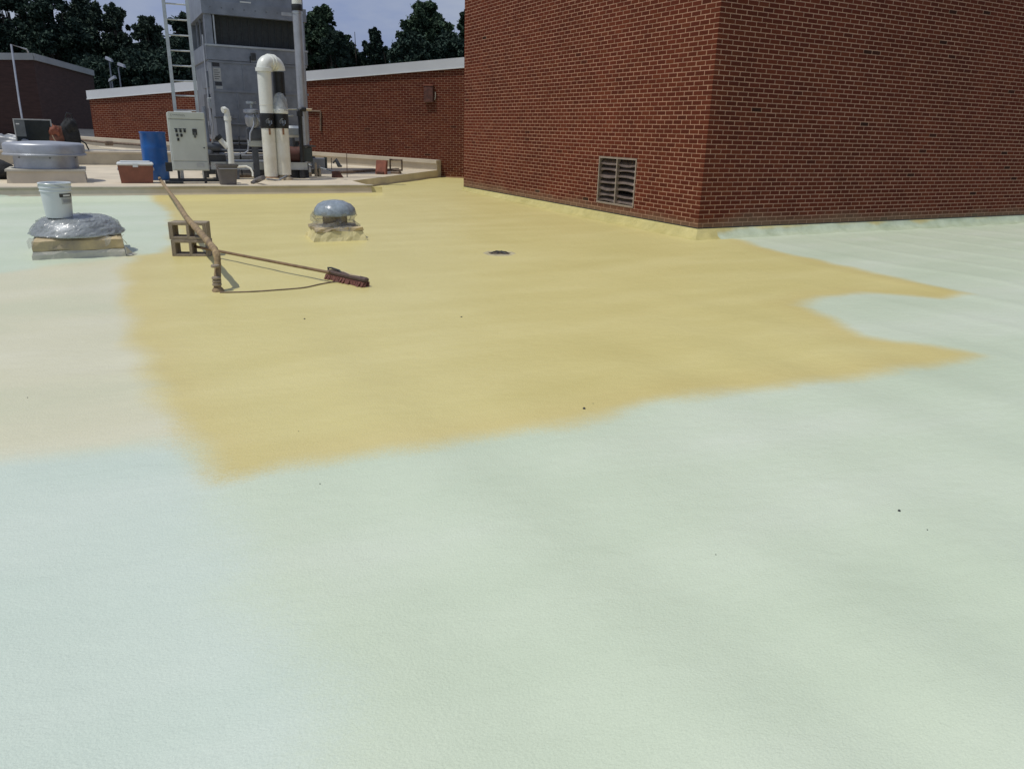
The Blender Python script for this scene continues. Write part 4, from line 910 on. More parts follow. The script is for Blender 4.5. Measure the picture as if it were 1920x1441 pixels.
# tall grey vent pipe beside the tower
vp = D(573, 295, 18.9); vR = 17 * 18.9 / FPX / 2
gp = thing('vent_pipe', 'very tall grey pipe with black band rising beside the cooling tower', 'pipe', (vp[0], vp[1], PADZ), YAW)
vz = lambda y: ZV(560, y, vp) - PADZ
MB().lathe([(vR, .35), (vR, vz(21))], 24).build('pipe', mAluW, gp, True)
MB().lathe([(vR * 1.06, vz(21) + .002), (vR * 1.1, vz(20)), (vR * 1.1, vz(10)), (vR * 1.06, vz(9))], 24).build('coupling_band', mBlack, gp, True)
MB().lathe([(vR * .98, vz(9) + .002), (vR * .98, vz(9) + 1.6)], 24).build('upper_pipe', mPVC, gp, True)
MB().lathe([(vR * 1.12, vz(21) - .06), (vR * 1.12, vz(21) - .03)], 24, cap=False).build('clamp', mAlu, gp, True)
MB().box(-.35, 0, .05, .09, vz(21) - .12, vz(21) - .05).build('bracket', mAluW, gp)
MB().bbox(-.10, .15, -.12, .14, .38, .74, .02).build('base_box', mGreenBox, gp)
MB().box(-.13, .24, -.14, .16, .741, .775).build('base_flange', mStrut, gp); MB().box(-.05, .05, -.05, .05, -.02, .379).build('post', mStrut, gp)

# black standpipe
sp = P(569, 334, PADZ); sk = zc(sp) / FPX
bs = thing('black_standpipe', 'slim black standpipe with elbow right of the white pipes', 'pipe', sp, YAW)
szt = ZV(565, 205, sp) - PADZ; MB().tube([(0, 0, -.02), (0, 0, szt - .06), (.02, 0, szt - .015), (.06, 0, szt), (.15, .02, szt)], .052, 12).build('pipe', mBlack, bs, True)
MB().lathe([(.075, -.06), (.075, .05)], 12).build('collar', mBlack, bs, True, loc=(0, 0, szt - .1)); MB().tube([(.15, .02, szt), (.30, .03, szt)], .028, 10).build('copper_stub', mTan, bs, True)

# small white overflow pipe
wp = P(437, 328, PADZ); wp = D(434, 305, 17.6); wz = lambda y: ZV(430, y, wp) - PADZ
ov = thing('overflow_pipe', 'small white pipe with a short elbow at its top left of the valves', 'pipe', (wp[0], wp[1], PADZ), YAW)
MB().tube([(0, 0, .2), (0, 0, wz(215)), (-.01, 0, wz(208)), (-.05, -.02, wz(206)), (-.10, -.04, wz(207))], .068, 16).build('pipe', mPVC, ov, True)
MB().lathe([(.082, -.05), (.082, .05)], 16).build('coupling', mPVC, ov, True, loc=(0, 0, wz(222)))
MB().tube([(-.05, .02, wz(277)), (-.20, .05, wz(262))], .06, 14).build('branch_pipe', mPVC, ov, True); MB().tube([(-.20, .05, wz(262)), (-.26, .06, wz(256))], .085, 14).build('black_coupling', mBlack, ov, True)
MB().box(-.14, .14, -.1, .12, -.02, .2).build('base_block', mGalvD, ov)

# valve and pump assembly in front of the tower
va = D(476, 262, 17.9)
vv = thing('pump_valve', 'grey cast valve with small handwheel left of the gooseneck pipe', 'valve', (va[0], va[1], PADZ), YAW)
q = lambda y: ZV(476, y, va) - PADZ
MB().lathe([(.10, q(240)), (.16, q(232)), (.17, q(220)), (.12, q(214)), (.19, q(212)), (.19, q(206)), (.10, q(204))], 20).build('bonnet', mAluW, vv, True)
MB().lathe([(.03, q(204)), (.03, q(196))], 10).build('stem', mAlu, vv, True)
MB().lathe([(.09, q(196)), (.12, q(195)), (.12, q(191)), (.09, q(190))], 16).build('handwheel', mAlu, vv, True)
MB().bbox(-.14, .18, -.1, .16, q(262), q(240), .02).build('body', mGalvD, vv)
MB().bbox(-.12, .4, -.06, .12, q(275), q(263), .015).build('flange_plate', mCab, vv); MB().box(-.05, .08, -.02, .1, 0, q(275) - .002).build('post', mGalvD, vv)
MB().tube([(.02, -.13, q(214)), (.0, -.16, q(235)), (-.1, -.17, q(250)), (-.12, -.17, q(265))], .022, 8).build('cable', mAluW, vv, True)
hs = [(.05, -.13, q(212)), (.2, -.25, q(240)), (.55, -.35, q(268)), (.72, -.45, q(300)), (.62, -.62, q(325)), (.35, -.8, q(334)), (.05, -1.0, .05)]
MB().tube(hs, .02, 8).build('hose', mGreyTarp, vv, True)
tag(MB().tube([tuple(P(472, 343, PADZ + .02)), tuple(P(482, 338, PADZ + .07)), tuple(P(494, 333, PADZ + .16))], [.035, .06, .05], 10).build('grey_bag_roll', mTub, None, True), 'grey rolled cloth leaning against the gooseneck pipe foot', 'cloth roll')

# low conduit pipes in front of the tower
for i, (ya, x0, x1, r_, mt, lab) in enumerate(((303, 388, 500, .035, mGalvD, 'upper dark grey conduit running low in front of the tower'), (309, 388, 520, .045, mGalvD, 'middle dark grey conduit running low in front of the tower'),
                                             (313, 452, 560, .022, mGalv, 'pale conduit running low behind the white pipes'))):
    d_ = 18.4 + .1 * i
    tag(MB().tube([tuple(D(x0, ya, d_)), tuple(D(x1, ya + 1, d_))], r_, 10).build('conduit', mt, None, True), lab, 'conduit', 'low conduits in front of the tower')
tag(MB().tube([tuple(D(440, 313, 17)), tuple(D(462, 312, 17)), tuple(D(470, 316, 17)), tuple(D(474, 324, 17.)), tuple(D(474, 331, 17))], .022, 8).build('bent_tube', mPVCold, None, True), 'thin bent cream tube arching right of the grey tub', 'tube')
mo = D(402, 292, 17.8)
pu = thing('pump', 'dark grey pump and motor between the cabinet and small white pipe', 'pump', (mo[0], mo[1], PADZ), YAW)
MB().bbox(-.22, .24, -.1, .3, .32, .55, .02).build('base', mStrut, pu); MB().tube([(-.2, .1, .70), (.14, .1, .70)], .13, 16).build('motor', mGalvD, pu, True)
MB().lathe([(.11, .5), (.13, .62), (.07, .75), (.05, 1.6)], 16, -.12, .1).build('riser', mGalv, pu, True); MB().tube([(-.02, 0, .8), (.02, -.05, 1.2), (-.02, 0, 1.7)], .02, 8).build('cable', mAluW, pu, True)
for x in (-.18, .18): MB().box(x - .03, x + .03, .05, .15, -.02, .319).build('leg', mStrut, pu)

rk = D(452, 298, 18.3); pr = thing('pipe_rack', 'cluster of grey pipes and hangers under the front of the tower', 'pipe rack', (rk[0], rk[1], PADZ), YAW)
for i_, (x0, x1, y_, z_, rr_) in enumerate(((-.55, .9, 0, .62, .04), (-.55, .9, .12, .50, .03), (-.4, 1.3, -.1, .38, .045), (-.5, .5, .2, .78, .025))): MB().tube([(x0, y_, z_), (x1, y_, z_)], rr_, 10).build('pipe', [mGalvD, mAluW, mGalv, mGalvD][i_], pr, True)
for x in (.0, .55):
    MB().tube([(x, .05, .0), (x, .05, .95)], .016, 6).build('hanger_rod', mStrut, pr)
    for z_ in (.45, .55, .66, .77): MB().lathe([(.03, z_ - .015), (.03, z_ + .015)], 8, x, .05).build('nut', mBlack, pr)
MB().tube([(.18, -.06, 1.0), (.19, -.06, .75), (.17, -.06, .62), (.08, -.07, .56), (-.1, -.07, .55), (-.5, -.07, .55)], .022, 8).build('bent_conduit', mAluW, pr, True)
for x in (-.45, .8): MB().box(x - .03, x + .03, -.03, .09, -.02, .33).build('support', mStrut, pr)
MB().box(-.5, .95, -.15, .2, -.02, .06).build('sleeper', mRustPipe, pr)
rl = MB(); rl.box(-.75, 1.5, -.42, -.40, .22, .36); rl.box(-.75, 1.5, -.45, -.36, .361, .375); rl.box(-.75, 1.5, -.45, -.36, .205, .219); rl.build('skid_rail', mAlu, pr)
for x in (-.6, .4, 1.35): MB().box(x - .06, x + .06, -.44, -.37, -.02, .204).build('skid_foot', mStrut, pr)

# red machinery half hidden under the tower
rm = D(551, 283, 18.6); gm = thing('red_pump', 'dark red-brown pump casing low behind the black standpipe', 'pump', (rm[0], rm[1], PADZ), YAW)
MB().tube([(-.25, .1, .55), (.22, .1, .55)], .2, 18).build('casing', mRedBrown, gm, True); MB().bbox(-.2, .2, -.06, .26, -.02, .33, .02).build('base', mStrut, gm); MB().tube([(.0, .1, .7), (.0, .1, .95)], .06, 12).build('outlet', mGalvD, gm, True)
wbx = D(552, 247, 18.9); tag(MB().bbox(-.22, .2, -.1, .2, -.14, .14, .06).build('wrapped_fitting', mAlu, None, True, loc=tuple(wbx), rz=YAW), 'silver wrapped pipe fitting right of the capped pipe', 'fitting')
for i, (y, x0, x1) in enumerate(((205, 536, 556), (217, 537, 549))):
    tag(MB().tube([tuple(D(x0, y, 18.0)), tuple(D(x1, y, 18.2))], .02, 8).build('short_rod', mAlu, None, True), ['upper', 'lower'][i] + ' bright metal rod right of the capped pipe', 'rod', 'bright rods by the capped pipe')

# broom leaning low, stubs, junction box
bh = P(632, 333, PADZ)
gb = thing('push_broom', 'broom with bright metal handle and dark head right of the pipes', 'broom', bh, YAW)
ha = np.array(D(567, 305, zc(bh) + .3)) - bh; ha = (float(ha @ E1), float(ha @ E2), float(ha[2]))
MB().tube([(-.02, 0, .13), ha], .022, 8).build('handle', mAlu, gb, True)
MB().hexa([(-.12, -.06, 0), (.16, -.06, 0), (.16, .06, 0), (-.12, .06, 0)], [(-.12, -.05, .16), (.05, -.05, .16), (.05, .05, .16), (-.12, .05, .16)]).build('head', mRedBrown, gb)
for i, (x, y, h_, r_, lab) in enumerate(((580, 331, .19, .055, 'white rounded pipe stub beside the black standpipe'), (593, 331, .30, .035, 'slim tan pipe stub right of the white stub'), (600, 331, .22, .032, 'short tan pipe stub farthest right by the junction box'))):
    p_ = P(x, y, PADZ); g = thing('pipe_stub', lab, 'pipe stub', p_, 0, 'pipe stubs on the raised roof')
    MB().lathe([(r_ * 1.2, -.02), (r_ * 1.2, .1), (r_, .11)], 14).build('sleeve', mTan, g, True); MB().lathe([(r_, .1), (r_, h_), (r_ * .8, h_ + .04), (r_ * .3, h_ + .06)], 14).build('pipe', mPVC if i == 0 else mTan, g, True)
jb = P(607, 333, PADZ); jb = jb + E2 * .5
gj = thing('junction_box', 'grey junction box on a short post right of the pipes', 'electrical box', jb, YAW)
MB().bbox(-.16, .17, -.08, .10, .18, .46, .015).build('body', mGalv, gj); MB().box(.175, .215, -.08, .1, .2, .48).build('end_plate', mGreenBox, gj); MB().box(-.03, .03, -.02, .04, -.02, .179).build('post', mStrut, gj)
MB().tube([(-.62, -.02, .50), (-.35, -.06, .43), (-.2, -.09, .36)], .045, 12).build('conduit', mAluW, gj, True); MB().tube([(-.7, .0, .7), (-.5, -.04, .52), (-.3, -.1, .42)], .03, 10).build('conduit', mAlu, gj, True)
MB().lathe([(.05, .461), (.05, .49), (.03, .5)], 12, -.12, 0).build('knob', mBlack, gj, True)

# terracotta block, wire frame, pipe on the roof near the curb wall
tb = P(716, 328, PADZ - .02); tk = zc(tb) / FPX
gt = thing('clay_block', 'red-brown clay block leaning on the cream curb wall', 'block', tb, math.atan2(BD[1], BD[0]) + math.pi)
tw_, th_ = 21 * tk, 26 * tk
MB().hexa([(-tw_ / 2, -.10, 0), (tw_ / 2, -.10, 0), (tw_ / 2, .02, 0), (-tw_ / 2, .02, 0)], [(-tw_ / 2 - .03, .05, th_), (tw_ / 2 - .04, .05, th_), (tw_ / 2 - .04, .16, th_), (-tw_ / 2 - .03, .16, th_)]).build('block', mTerra, gt)
MB().box(-tw_ / 2 + .04, tw_ / 2 - .05, -.118, -.07, .04, .09).build('band', mRedBrown, gt)
wf = P(743, 328, PADZ - .03); wk = zc(wf) / FPX; gw = thing('wire_stand', 'small rusty square wire stand beside the clay block', 'stand', wf, math.atan2(BD[1], BD[0]) + math.pi)
s_ = 24 * wk / 2
MB().tube([(-s_, 0, 9 * wk), (s_, 0, 9 * wk), (s_, 0, 27 * wk), (-s_, 0, 27 * wk), (-s_, 0, 9 * wk), (s_ * .9, 0, 9 * wk)], .032, 6).build('frame', mWireRust, gw)
for x in (-s_ * .6, s_ * .5): MB().tube([(x, 0, 9 * wk), (x, -.05, -.02)], .035, 6).build('leg', mWireRust, gw)
MB().bbox(-s_ * .8, s_ * .7, -.08, .1, -.02, .1, .02).build('base', mRustPipe, gw)
tag(MB().tube([tuple(P(628, 324, PADZ + .06)), tuple(P(690, 320, PADZ + .06)), tuple(P(748, 318, PADZ + .1))], .04, 8).build('roof_pipe', mRustPipe, None, True), 'brown rusty pipe lying along the cream curb wall', 'pipe')
for x, y0, y1, lab in ((650, 288, 332, 'thin upright rusty rod in front of the cream curb wall'), (621, 296, 318, 'shorter thin rod left of the upright rusty rod')):
    a = P(x + 1, y1, PADZ); b = D(x, y0, zc(a)); tag(MB().tube([tuple(a), tuple(b)], .011, 6).build('thin_rod', mWireRust), lab, 'rod')
pv = P(632, 312, PADZ + .25); tag(MB().tube([tuple(D(624, 306, 18.5)), tuple(D(630, 300, 18.5)), tuple(D(636, 311, 18.5)), tuple(D(641, 312, 18.5))], [.02, .05, .05, .02], 8).build('valve_handle', mStrut, None, True), 'small dark valve handle left of the thin rods', 'valve')
pl_ = [P(100, 267, .45), P(190, 266, .5), P(275, 274, .45)]
tag(MB().tube([tuple(D(150, 262, 24)), tuple(D(196, 267, 23.5)), tuple(D(282, 273, 22.5))], .035, 8).build('roof_pipe', mRustPipe), 'thin brown pipe lying on the upper roof left of the drum', 'pipe')
tag(MB().bbox(-.11, .11, -.08, .08, 0, .13, .02).build('wood_block', mRustPipe, None, False, loc=tuple(D(205, 273, 22.2)), rz=YAW), 'small brown wood block on the upper roof left of the drum', 'block')

# ------------------------------------------------------------------ large round ventilator and clutter at left
fl = P(90, 343, PADZ); fk = zc(fl) / FPX
FR = 138 * fk / 2; fan = thing('roof_ventilator', 'large round aluminium roof ventilator on square cream curb at left', 'ventilator', fl + E2 * FR * .85, YAW)
fz_ = lambda y, dd=0: ZV(90, y, fl) - PADZ
zc1, zn1, zh0, zh1 = fz_(318), fz_(294), fz_(292), fz_(271)
cbw = 62 * fk
loft([[(-cbw * 1.04, -cbw * 1.04, -.02), (cbw * 1.04, -cbw * 1.04, -.02), (cbw * 1.04, cbw * 1.04, -.02), (-cbw * 1.04, cbw * 1.04, -.02)], [(-cbw, -cbw, zc1 - .04), (cbw, -cbw, zc1 - .04), (cbw, cbw, zc1 - .04), (-cbw, cbw, zc1 - .04)]]).build('curb', mCream, fan)
MB().box(-cbw - .03, cbw + .03, -cbw - .03, cbw + .03, zc1 - .038, zc1 + .002).build('curb_flange', mCurbG, fan)
MB().lathe([(FR * .79, zc1 + .004), (FR * .77, zn1 + .06)], 48).build('neck', mAluW, fan, True)
MB().lathe([(FR * .80, zh0 + .02), (FR * 1.02, zh0 - .01), (FR * 1.02, zh0 + .015), (FR * .985, zh0 + .03), (FR * .985, zh1 - .03), (FR * .96, zh1), (FR * .9, zh1 + .02), (FR * .3, zh1 + .05), (.01, zh1 + .055)], 56).build('hood', mAluW, fan, True)
for a in (-80, -20, -140, 40): MB().lathe([(.02, 0), (.02, .02)], 8).build('bolt', mGalvD, fan, loc=(FR * .77 * math.cos(math.radians(a)), FR * .77 * math.sin(math.radians(a)), zn1 - .04))

# framed dark panel, bags and tarp behind the ventilator, all standing on the long curb
ctop = CZ + .015
pq = D(60, 224, zc(cb0) - .9); pn = thing('framed_panel', 'dark glossy panel in a thin white frame behind the round ventilator', 'panel', (pq[0], pq[1], PADZ), YAW + .25)
pk = zc(pq) / FPX; pw_ = 62 * pk; ph = float(pq[2]) - PADZ
mGlassD = M('dark_glass', (.018, .022, .022), .12, 0, .3, 2); mReflG = M('reflection_grey', (.13, .15, .16), .2, 0, .2, 3)
gl = MB().box(-pw_ / 2 + .02, pw_ / 2 - .02, 0, .012, .5, ph - .02).build('glass', mGlassD, pn)
MB().box(-pw_ / 2 + .022, -pw_ / 2 + .26, -.006, -.001, .75, ph - .03).build('reflection_patch', mReflG, pn)  # paler patch painted in as the reflection on the glass
MB().box(-pw_ / 2 + .05, -pw_ / 2 + .13, -.012, -.007, ph - .14, ph - .11).build('label', mWhiteP, pn)
fr = MB(); fr.box(-pw_ / 2, pw_ / 2, -.02, .03, ph - .02, ph + .012); fr.box(-pw_ / 2, -pw_ / 2 + .02, -.02, .03, .02, ph - .021); fr.box(pw_ / 2 - .03, pw_ / 2, -.02, .03, .02, ph - .021); fr.box(-pw_ / 2 + .021, pw_ / 2 - .031, -.02, .03, .47, .499); fr.build('frame', mAlu, pn)
for x in (-pw_ / 2 + .01, pw_ / 2 - .02): MB().tube([(x, .03, .02), (x, .03, .0)], .02, 6).build('foot', mBlack, pn)
def lump(name, mat, parent, loc, r, seed, sq=(1, 1, 1), amp=.25, n=20):
    rs_ = np.random.RandomState(seed); ph_ = rs_.rand(8) * 6.28
    def jit(u, v_): return 1 + amp * (.5 * math.sin(3 * u + ph_[0]) * math.sin(2 * v_ + ph_[1]) + .35 * math.sin(5 * u + ph_[2] + 2 * v_) + .25 * math.sin(7 * v_ + ph_[3]) * math.cos(4 * u + ph_[4]))
    mb = MB(); vs = []
    for i in range(n + 1):
        v_ = math.pi * i / n
        for k_ in range(n * 2):
            u_ = math.pi * k_ / n; q_ = r * jit(u_, v_) * (1 if 0 < i < n else 1)
            st, ct = math.sin(v_), -math.cos(v_)
            vs.append((sq[0] * q_ * st * math.cos(u_), sq[1] * q_ * st * math.sin(u_), sq[2] * (q_ * ct if 0 < i < n else r * ct) + sq[2] * r * .9))
    fs = [(i * 2 * n + k_, i * 2 * n + (k_ + 1) % (2 * n), (i + 1) * 2 * n + (k_ + 1) % (2 * n), (i + 1) * 2 * n + k_) for i in range(n) for k_ in range(2 * n)]
    mb.add(vs, fs); return mb.build(name, mat, parent, True, loc=loc)
lc_at = lambda x: P(x, 300, ctop) * 0 + LEDGE + E2 * (cy0 + .2) + E1 * 0
def on_curb(xp):       # point on the curb top seen at photo column xp
    best = None
    for t in np.arange(-15, -.7, .02):
        p_ = LEDGE + E1 * t + E2 * (cy0 + .2); p_ = np.array([p_[0], p_[1], ctop])
        if best is None or abs(px(p_)[0] - xp) < abs(px(best)[0] - xp): best = p_
    return best
b1 = on_curb(136); bp_ = thing('backpack', 'black backpack standing on the long curb behind the ventilator', 'backpack', b1, YAW)
lump('bag', mBlackFab, bp_, (0, 0, -.02), .33, 3, (.8, .6, 1.35), .18); lump('top_pocket', mBlackFab, bp_, (.06, -.12, .50), .16, 4, (1, .8, 1.2), .25)
MB().tube([(-.05, 0, .9), (.0, -.02, 1.02), (.1, 0, .98), (.12, 0, .88)], .018, 8).build('strap', mBlack, bp_, True)
MB().tube([(.22, -.1, .3), (.36, -.2, .2), (.42, -.2, .02)], .02, 8).build('strap', mBlack, bp_, True)
b2 = on_curb(108); bq = thing('brown_bag', 'brown leather work bag slumped beside the black backpack', 'bag', b2, YAW)
lump('bag', mBag, bq, (0, -.05, -.02), .28, 8, (.95, .7, 1.25), .3); lump('flap', mTerra, bq, (0, -.16, .38), .15, 9, (1, .8, 1), .3)
MB().tube([(-.1, -.2, .55), (-.02, -.26, .3), (.08, -.24, .1)], .014, 6).build('strap', mTan, bq, True)
b3 = on_curb(62); tag(lump('black_sack', mBlackFab, None, tuple(b3 + np.array([0, 0, -.02])), .33, 12, (1.25, .6, .85), .25), 'black sack on the long curb seen through the framed panel', 'sack')
b4 = on_curb(12); tag(lump('plastic_bundle', mGreyTarp, None, tuple(b4 + np.array([0, 0, -.02])), .3, 14, (2.2, .7, .7), .3), 'crumpled grey plastic bundle on the long curb at the left edge', 'plastic bundle')
b5 = P(-14, 337, PADZ); tag(lump('black_duffel', mBlackFab, None, tuple(b5 + E2 * .3 + np.array([0, 0, -.03])), .30, 17, (1.45, .9, .75), .15), 'dark duffel bag cut off by the left edge beside the ventilator', 'bag')

# ------------------------------------------------------------------ wrapped mushroom fan with bucket
ml = P(151, 484); mk = zc(ml) / FPX; mw = 156 * mk / 2
mf = thing('wrapped_roof_fan', 'low mushroom roof fan wrapped in grey plastic on an oversprayed curb', 'roof fan', (ml + E2 * mw)[:2].tolist() + [0], YAW)
rings = []
def sqr(w_, z, n=9, jit=0, seed=0):
    rs_ = np.random.RandomState(seed); res = []
    for (ax, ay), (bx, by) in (((-1, -1), (1, -1)), ((1, -1), (1, 1)), ((1, 1), (-1, 1)), ((-1, 1), (-1, -1))):
        for i in range(n): t = i / n; res.append(((ax + (bx - ax) * t) * w_ + jit * rs_.randn(), (ay + (by - ay) * t) * w_ + jit * rs_.randn(), z + jit * rs_.randn()))
    return res
loft([sqr(mw * 1.0, -.04, jit=.004, seed=1), sqr(mw * .985, .055, jit=.004, seed=2), sqr(mw * .965, .085, jit=.004, seed=3)]).build('curb_skirt', mCurbG, mf)
loft([sqr(mw * .955, .088, jit=.004, seed=4), sqr(mw * .965, .11, jit=.004, seed=5), sqr(mw * .95, .19, jit=.004, seed=6), sqr(mw * .86, .215, jit=.004, seed=7)]).build('wrapped_curb', mCurbY, mf)
rsf = np.random.RandomState(5); phs = rsf.rand(12) * 6.28
def mj(i, q_):
    a = [.008, .009, .008, .008, .009, .008, .005, .002][min(i, 7)]
    return (a * (math.sin(5 * q_ + phs[i % 12]) + .7 * math.sin(11 * q_ + phs[(i + 3) % 12])), a * .6 * math.sin(7 * q_ + phs[(i + 5) % 12]))
DPROF = [(mw * .86, .213), (mw * 1.02, .222), (mw * 1.03, .236), (mw * .95, .295), (mw * .86, .348), (mw * .74, .388), (mw * .58, .412), (mw * .3, .424), (.01, .426)]
MB().lathe(DPROF, 64).build('fan_hood', mAluW, mf, True)
FPROF = []
for i_ in range(1, len(DPROF) - 1):
    for k_ in range(3): t_ = k_ / 3; FPROF.append((DPROF[i_][0] * (1 - t_) + DPROF[i_ + 1][0] * t_ + .012, DPROF[i_][1] * (1 - t_) + DPROF[i_ + 1][1] * t_ + .006))
rsw = np.random.RandomState(77); WJ = rsw.randn(len(FPROF), 90)
MB().lathe(FPROF, 90, jit=lambda i, q_: (.006 * math.sin(5 * q_ + phs[i % 12]) + .0045 * WJ[i, int(round(q_ / 6.28319 * 90)) % 90], .0035 * WJ[i, (int(round(q_ / 6.28319 * 90)) * 7) % 90]), cap=False).build('plastic_wrap', mWrap, mf)
MB().hexa([(-mw * .5, -mw * .9 - .06, .255), (mw * .45, -mw * .9 - .06, .255), (mw * .35, -mw * .8, .27), (-mw * .4, -mw * .8, .27)], [(-mw * .25, -mw * .96, .30), (mw * .3, -mw * .96, .30), (mw * .25, -mw * .78, .31), (-mw * .2, -mw * .78, .31)])
for x, y, s1_ in ((-mw * .98, -mw * .96, 1), (mw * 1.0, -mw * .9, -1), (mw * .62, -mw * 1.0, 1)):
    mb = MB(); mb.add([(x, y, .24), (x + .05 * s1_, y - .02, .23), (x + .02, y - .035, .15), (x - .02 * s1_, y - .012, .12), (x - .03, y, .2)], [(0, 1, 2, 3, 4)]); t_ = mb.build('loose_film', mFilm, mf)
    t_.modifiers.new('t', 'SOLIDIFY').thickness = .002
mb = MB().add([(mw * 1.0, -mw * .97, .11), (mw * 1.14, -mw * .86, .03), (mw * 1.24, -mw * .80, .012), (mw * 1.10, -mw * 1.0, .008), (mw * 1.0, -mw * 1.01, .02), (mw * 1.02, -mw * .6, .07)], [(0, 1, 4), (1, 2, 3), (1, 3, 4), (0, 5, 1)]); q_ = mb.build('loose_film', mCurbG, mf); q_.modifiers.new('t', 'SOLIDIFY').thickness = .003
# bucket standing on it
bt = P(111, 407, .432); bk = zc(bt) / FPX; br_ = 54 * bk / 2; bh_ = 62 * bk
bu = thing('white_bucket', 'white plastic bucket with dark label standing on the wrapped fan', 'bucket', bt + E2 * br_ * .7, YAW - .6)
MB().lathe([(br_ * .80, -.012), (br_ * .83, .0), (br_ * .95, bh_ * .74), (br_ * 1.0, bh_ * .745), (br_ * 1.0, bh_ * .76), (br_ * .965, bh_ * .77), (br_ * .975, bh_ * .84), (br_ * 1.02, bh_ * .845), (br_ * 1.02, bh_ * .86), (br_ * .98, bh_ * .87), (br_ * .99, bh_ * .95), (br_ * 1.03, bh_ * .955), (br_ * 1.03, bh_ * .99), (br_ * .97, bh_), (br_ * .93, bh_ * .99), (br_ * .78, .02)], 44).build('shell', mBucket, bu, True)
def lab_patch(z0, z1, a0, a1, mt, nm, off=.002):
    n__ = 8; vs = []
    for z in (z0, z1):
        r_ = br_ * (.83 + .12 * z / (bh_ * .74)) + off
        for i in range(n__ + 1): a = math.radians(a0 + (a1 - a0) * i / n__); vs.append((r_ * math.cos(a), r_ * math.sin(a), z))
    MB().add(vs, [(i, i + 1, n__ + 2 + i, n__ + 1 + i) for i in range(n__)]).build(nm, mt, bu, True)
lab_patch(bh_ * .58, bh_ * .69, -42, 18, mStrut, 'label_band'); lab_patch(bh_ * .38, bh_ * .575, -36, 18, mLabel, 'label'); lab_patch(bh_ * .605, bh_ * .655, -28, 6, mWhiteP, 'label_lettering', .0035)
lab_patch(bh_ * .42, bh_ * .52, -30, 12, mGreyTarp, 'label_lettering', .0035)
MB().tube([(br_ * 1.02 * math.cos(a), br_ * 1.02 * math.sin(a), bh_ * (.86 - .12 * math.sin((a + 1.57 - 1.2) / 2.4 * math.pi))) for a in np.linspace(-1.57 - 1.2, -1.57 + 1.2, 12)], .004, 6).build('bail', mAlu, bu, True)

# ------------------------------------------------------------------ small wrapped dome vent
sl = P(642, 452); sk_ = zc(sl) / FPX; sw = 92 * sk_ / 2
sv_ = thing('wrapped_dome_vent', 'small dome roof vent with blue-grey cap wrapped in clear film', 'roof vent', (sl + E2 * sw)[:2].tolist() + [0], YAW - .08)
loft([sqr(sw * 1.12, -.03, jit=.008, seed=21), sqr(sw * 1.02, .05, jit=.008, seed=22), sqr(sw * .93, .13, jit=.008, seed=23)]).build('foam_skirt', M('skirt_foam', (.60, .53, .27), .7, 0, .15, 4, .4, 14), sv_)
loft([sqr(sw * .96, .13, jit=.006, seed=24), sqr(sw * .95, .165, jit=.008, seed=25), sqr(sw * .80, .175, jit=.006, seed=26)]).build('curb_cap', mCurbY, sv_)
dz_ = lambda y: ZV(634, y, sl + E2 * sw)
zd0, zd1 = dz_(398), dz_(369)
MB().lathe([(sw * .5, .17), (sw * .5, zd0 - .02)], 28).build('neck', mRustPipe, sv_, True)
dR = 76 * (zc(sl) + sw) / FPX / 2
MB().lathe([(dR * .80, zd0 - .035), (dR * 1.0, zd0 - .03), (dR * 1.02, zd0 - .01), (dR * .95, zd0 + (zd1 - zd0) * .28), (dR * .78, zd0 + (zd1 - zd0) * .55), (dR * .5, zd0 + (zd1 - zd0) * .72), (dR * .2, zd0 + (zd1 - zd0) * .78), (.01, zd0 + (zd1 - zd0) * .8)], 40, jit=lambda i, q: (.004 * math.sin(7 * q + i), .003 * math.sin(5 * q + i))).build('dome', mWrapBlue, sv_, True)
MB().lathe([(dR * 1.01, zd0 + .01), (dR * .96, zd0 - .05), (dR * .84, zd0 - .12), (sw * .80, .24), (sw * .93, .185), (sw * 1.0, .14)], 48, jit=lambda i, q: ((.0 if i == 0 else .035) * math.sin(6 * q + 2 * i) + .012 * math.sin(13 * q + i), .012 * math.sin(5 * q + i)), cap=False).build('film_wrap', mFilm, sv_, True)
mb = MB().add([(-dR * 1.0, -.05, zd0 + .03), (-dR * 1.18, -.02, zd0 - .02), (-dR * 1.2, .0, zd0 - .10), (-dR * 1.05, -.03, zd0 - .13), (-dR * .92, -.05, zd0 - .04)], [(0, 1, 4), (1, 2, 3), (1, 3, 4)]); q_ = mb.build('loose_film', mFilm, sv_); q_.modifiers.new('t', 'SOLIDIFY').thickness = .002

# roof drain
dn = P(937, 475); dg = thing('roof_drain', 'dark sunken roof drain with foam rim in the yellow foam', 'drain', (dn[0], dn[1], rz_at(dn)), 0)
dR_ = 50 * zc(dn) / FPX / 2
MB().lathe([(dR_ * .80, .004), (dR_ * .86, .012), (dR_ * .98, .014), (dR_ * 1.25, -.004)], 36, cap=False, jit=lambda i, q: (.01 * math.sin(5 * q), .003 * math.sin(3 * q))).build('rim', M('drain_rim', (.42, .37, .22), .7, 0, .25, 8, .3, 20), dg, True)
MB().lathe([(dR_ * .82, .003), (dR_ * .5, .005), (.005, .006)], 30).build('bowl', M('drain_bowl', (.11, .085, .06), .8, 0, .3, 10, .4, 30), dg, True)
for a in range(6):
    an = a * math.pi / 3 + .2; MB().tube([(0, 0, .03), (dR_ * .45 * math.cos(an), dR_ * .45 * math.sin(an), .026), (dR_ * .68 * math.cos(an), dR_ * .68 * math.sin(an), .004)], .007, 5).build('strainer_bar', mStrut, dg)

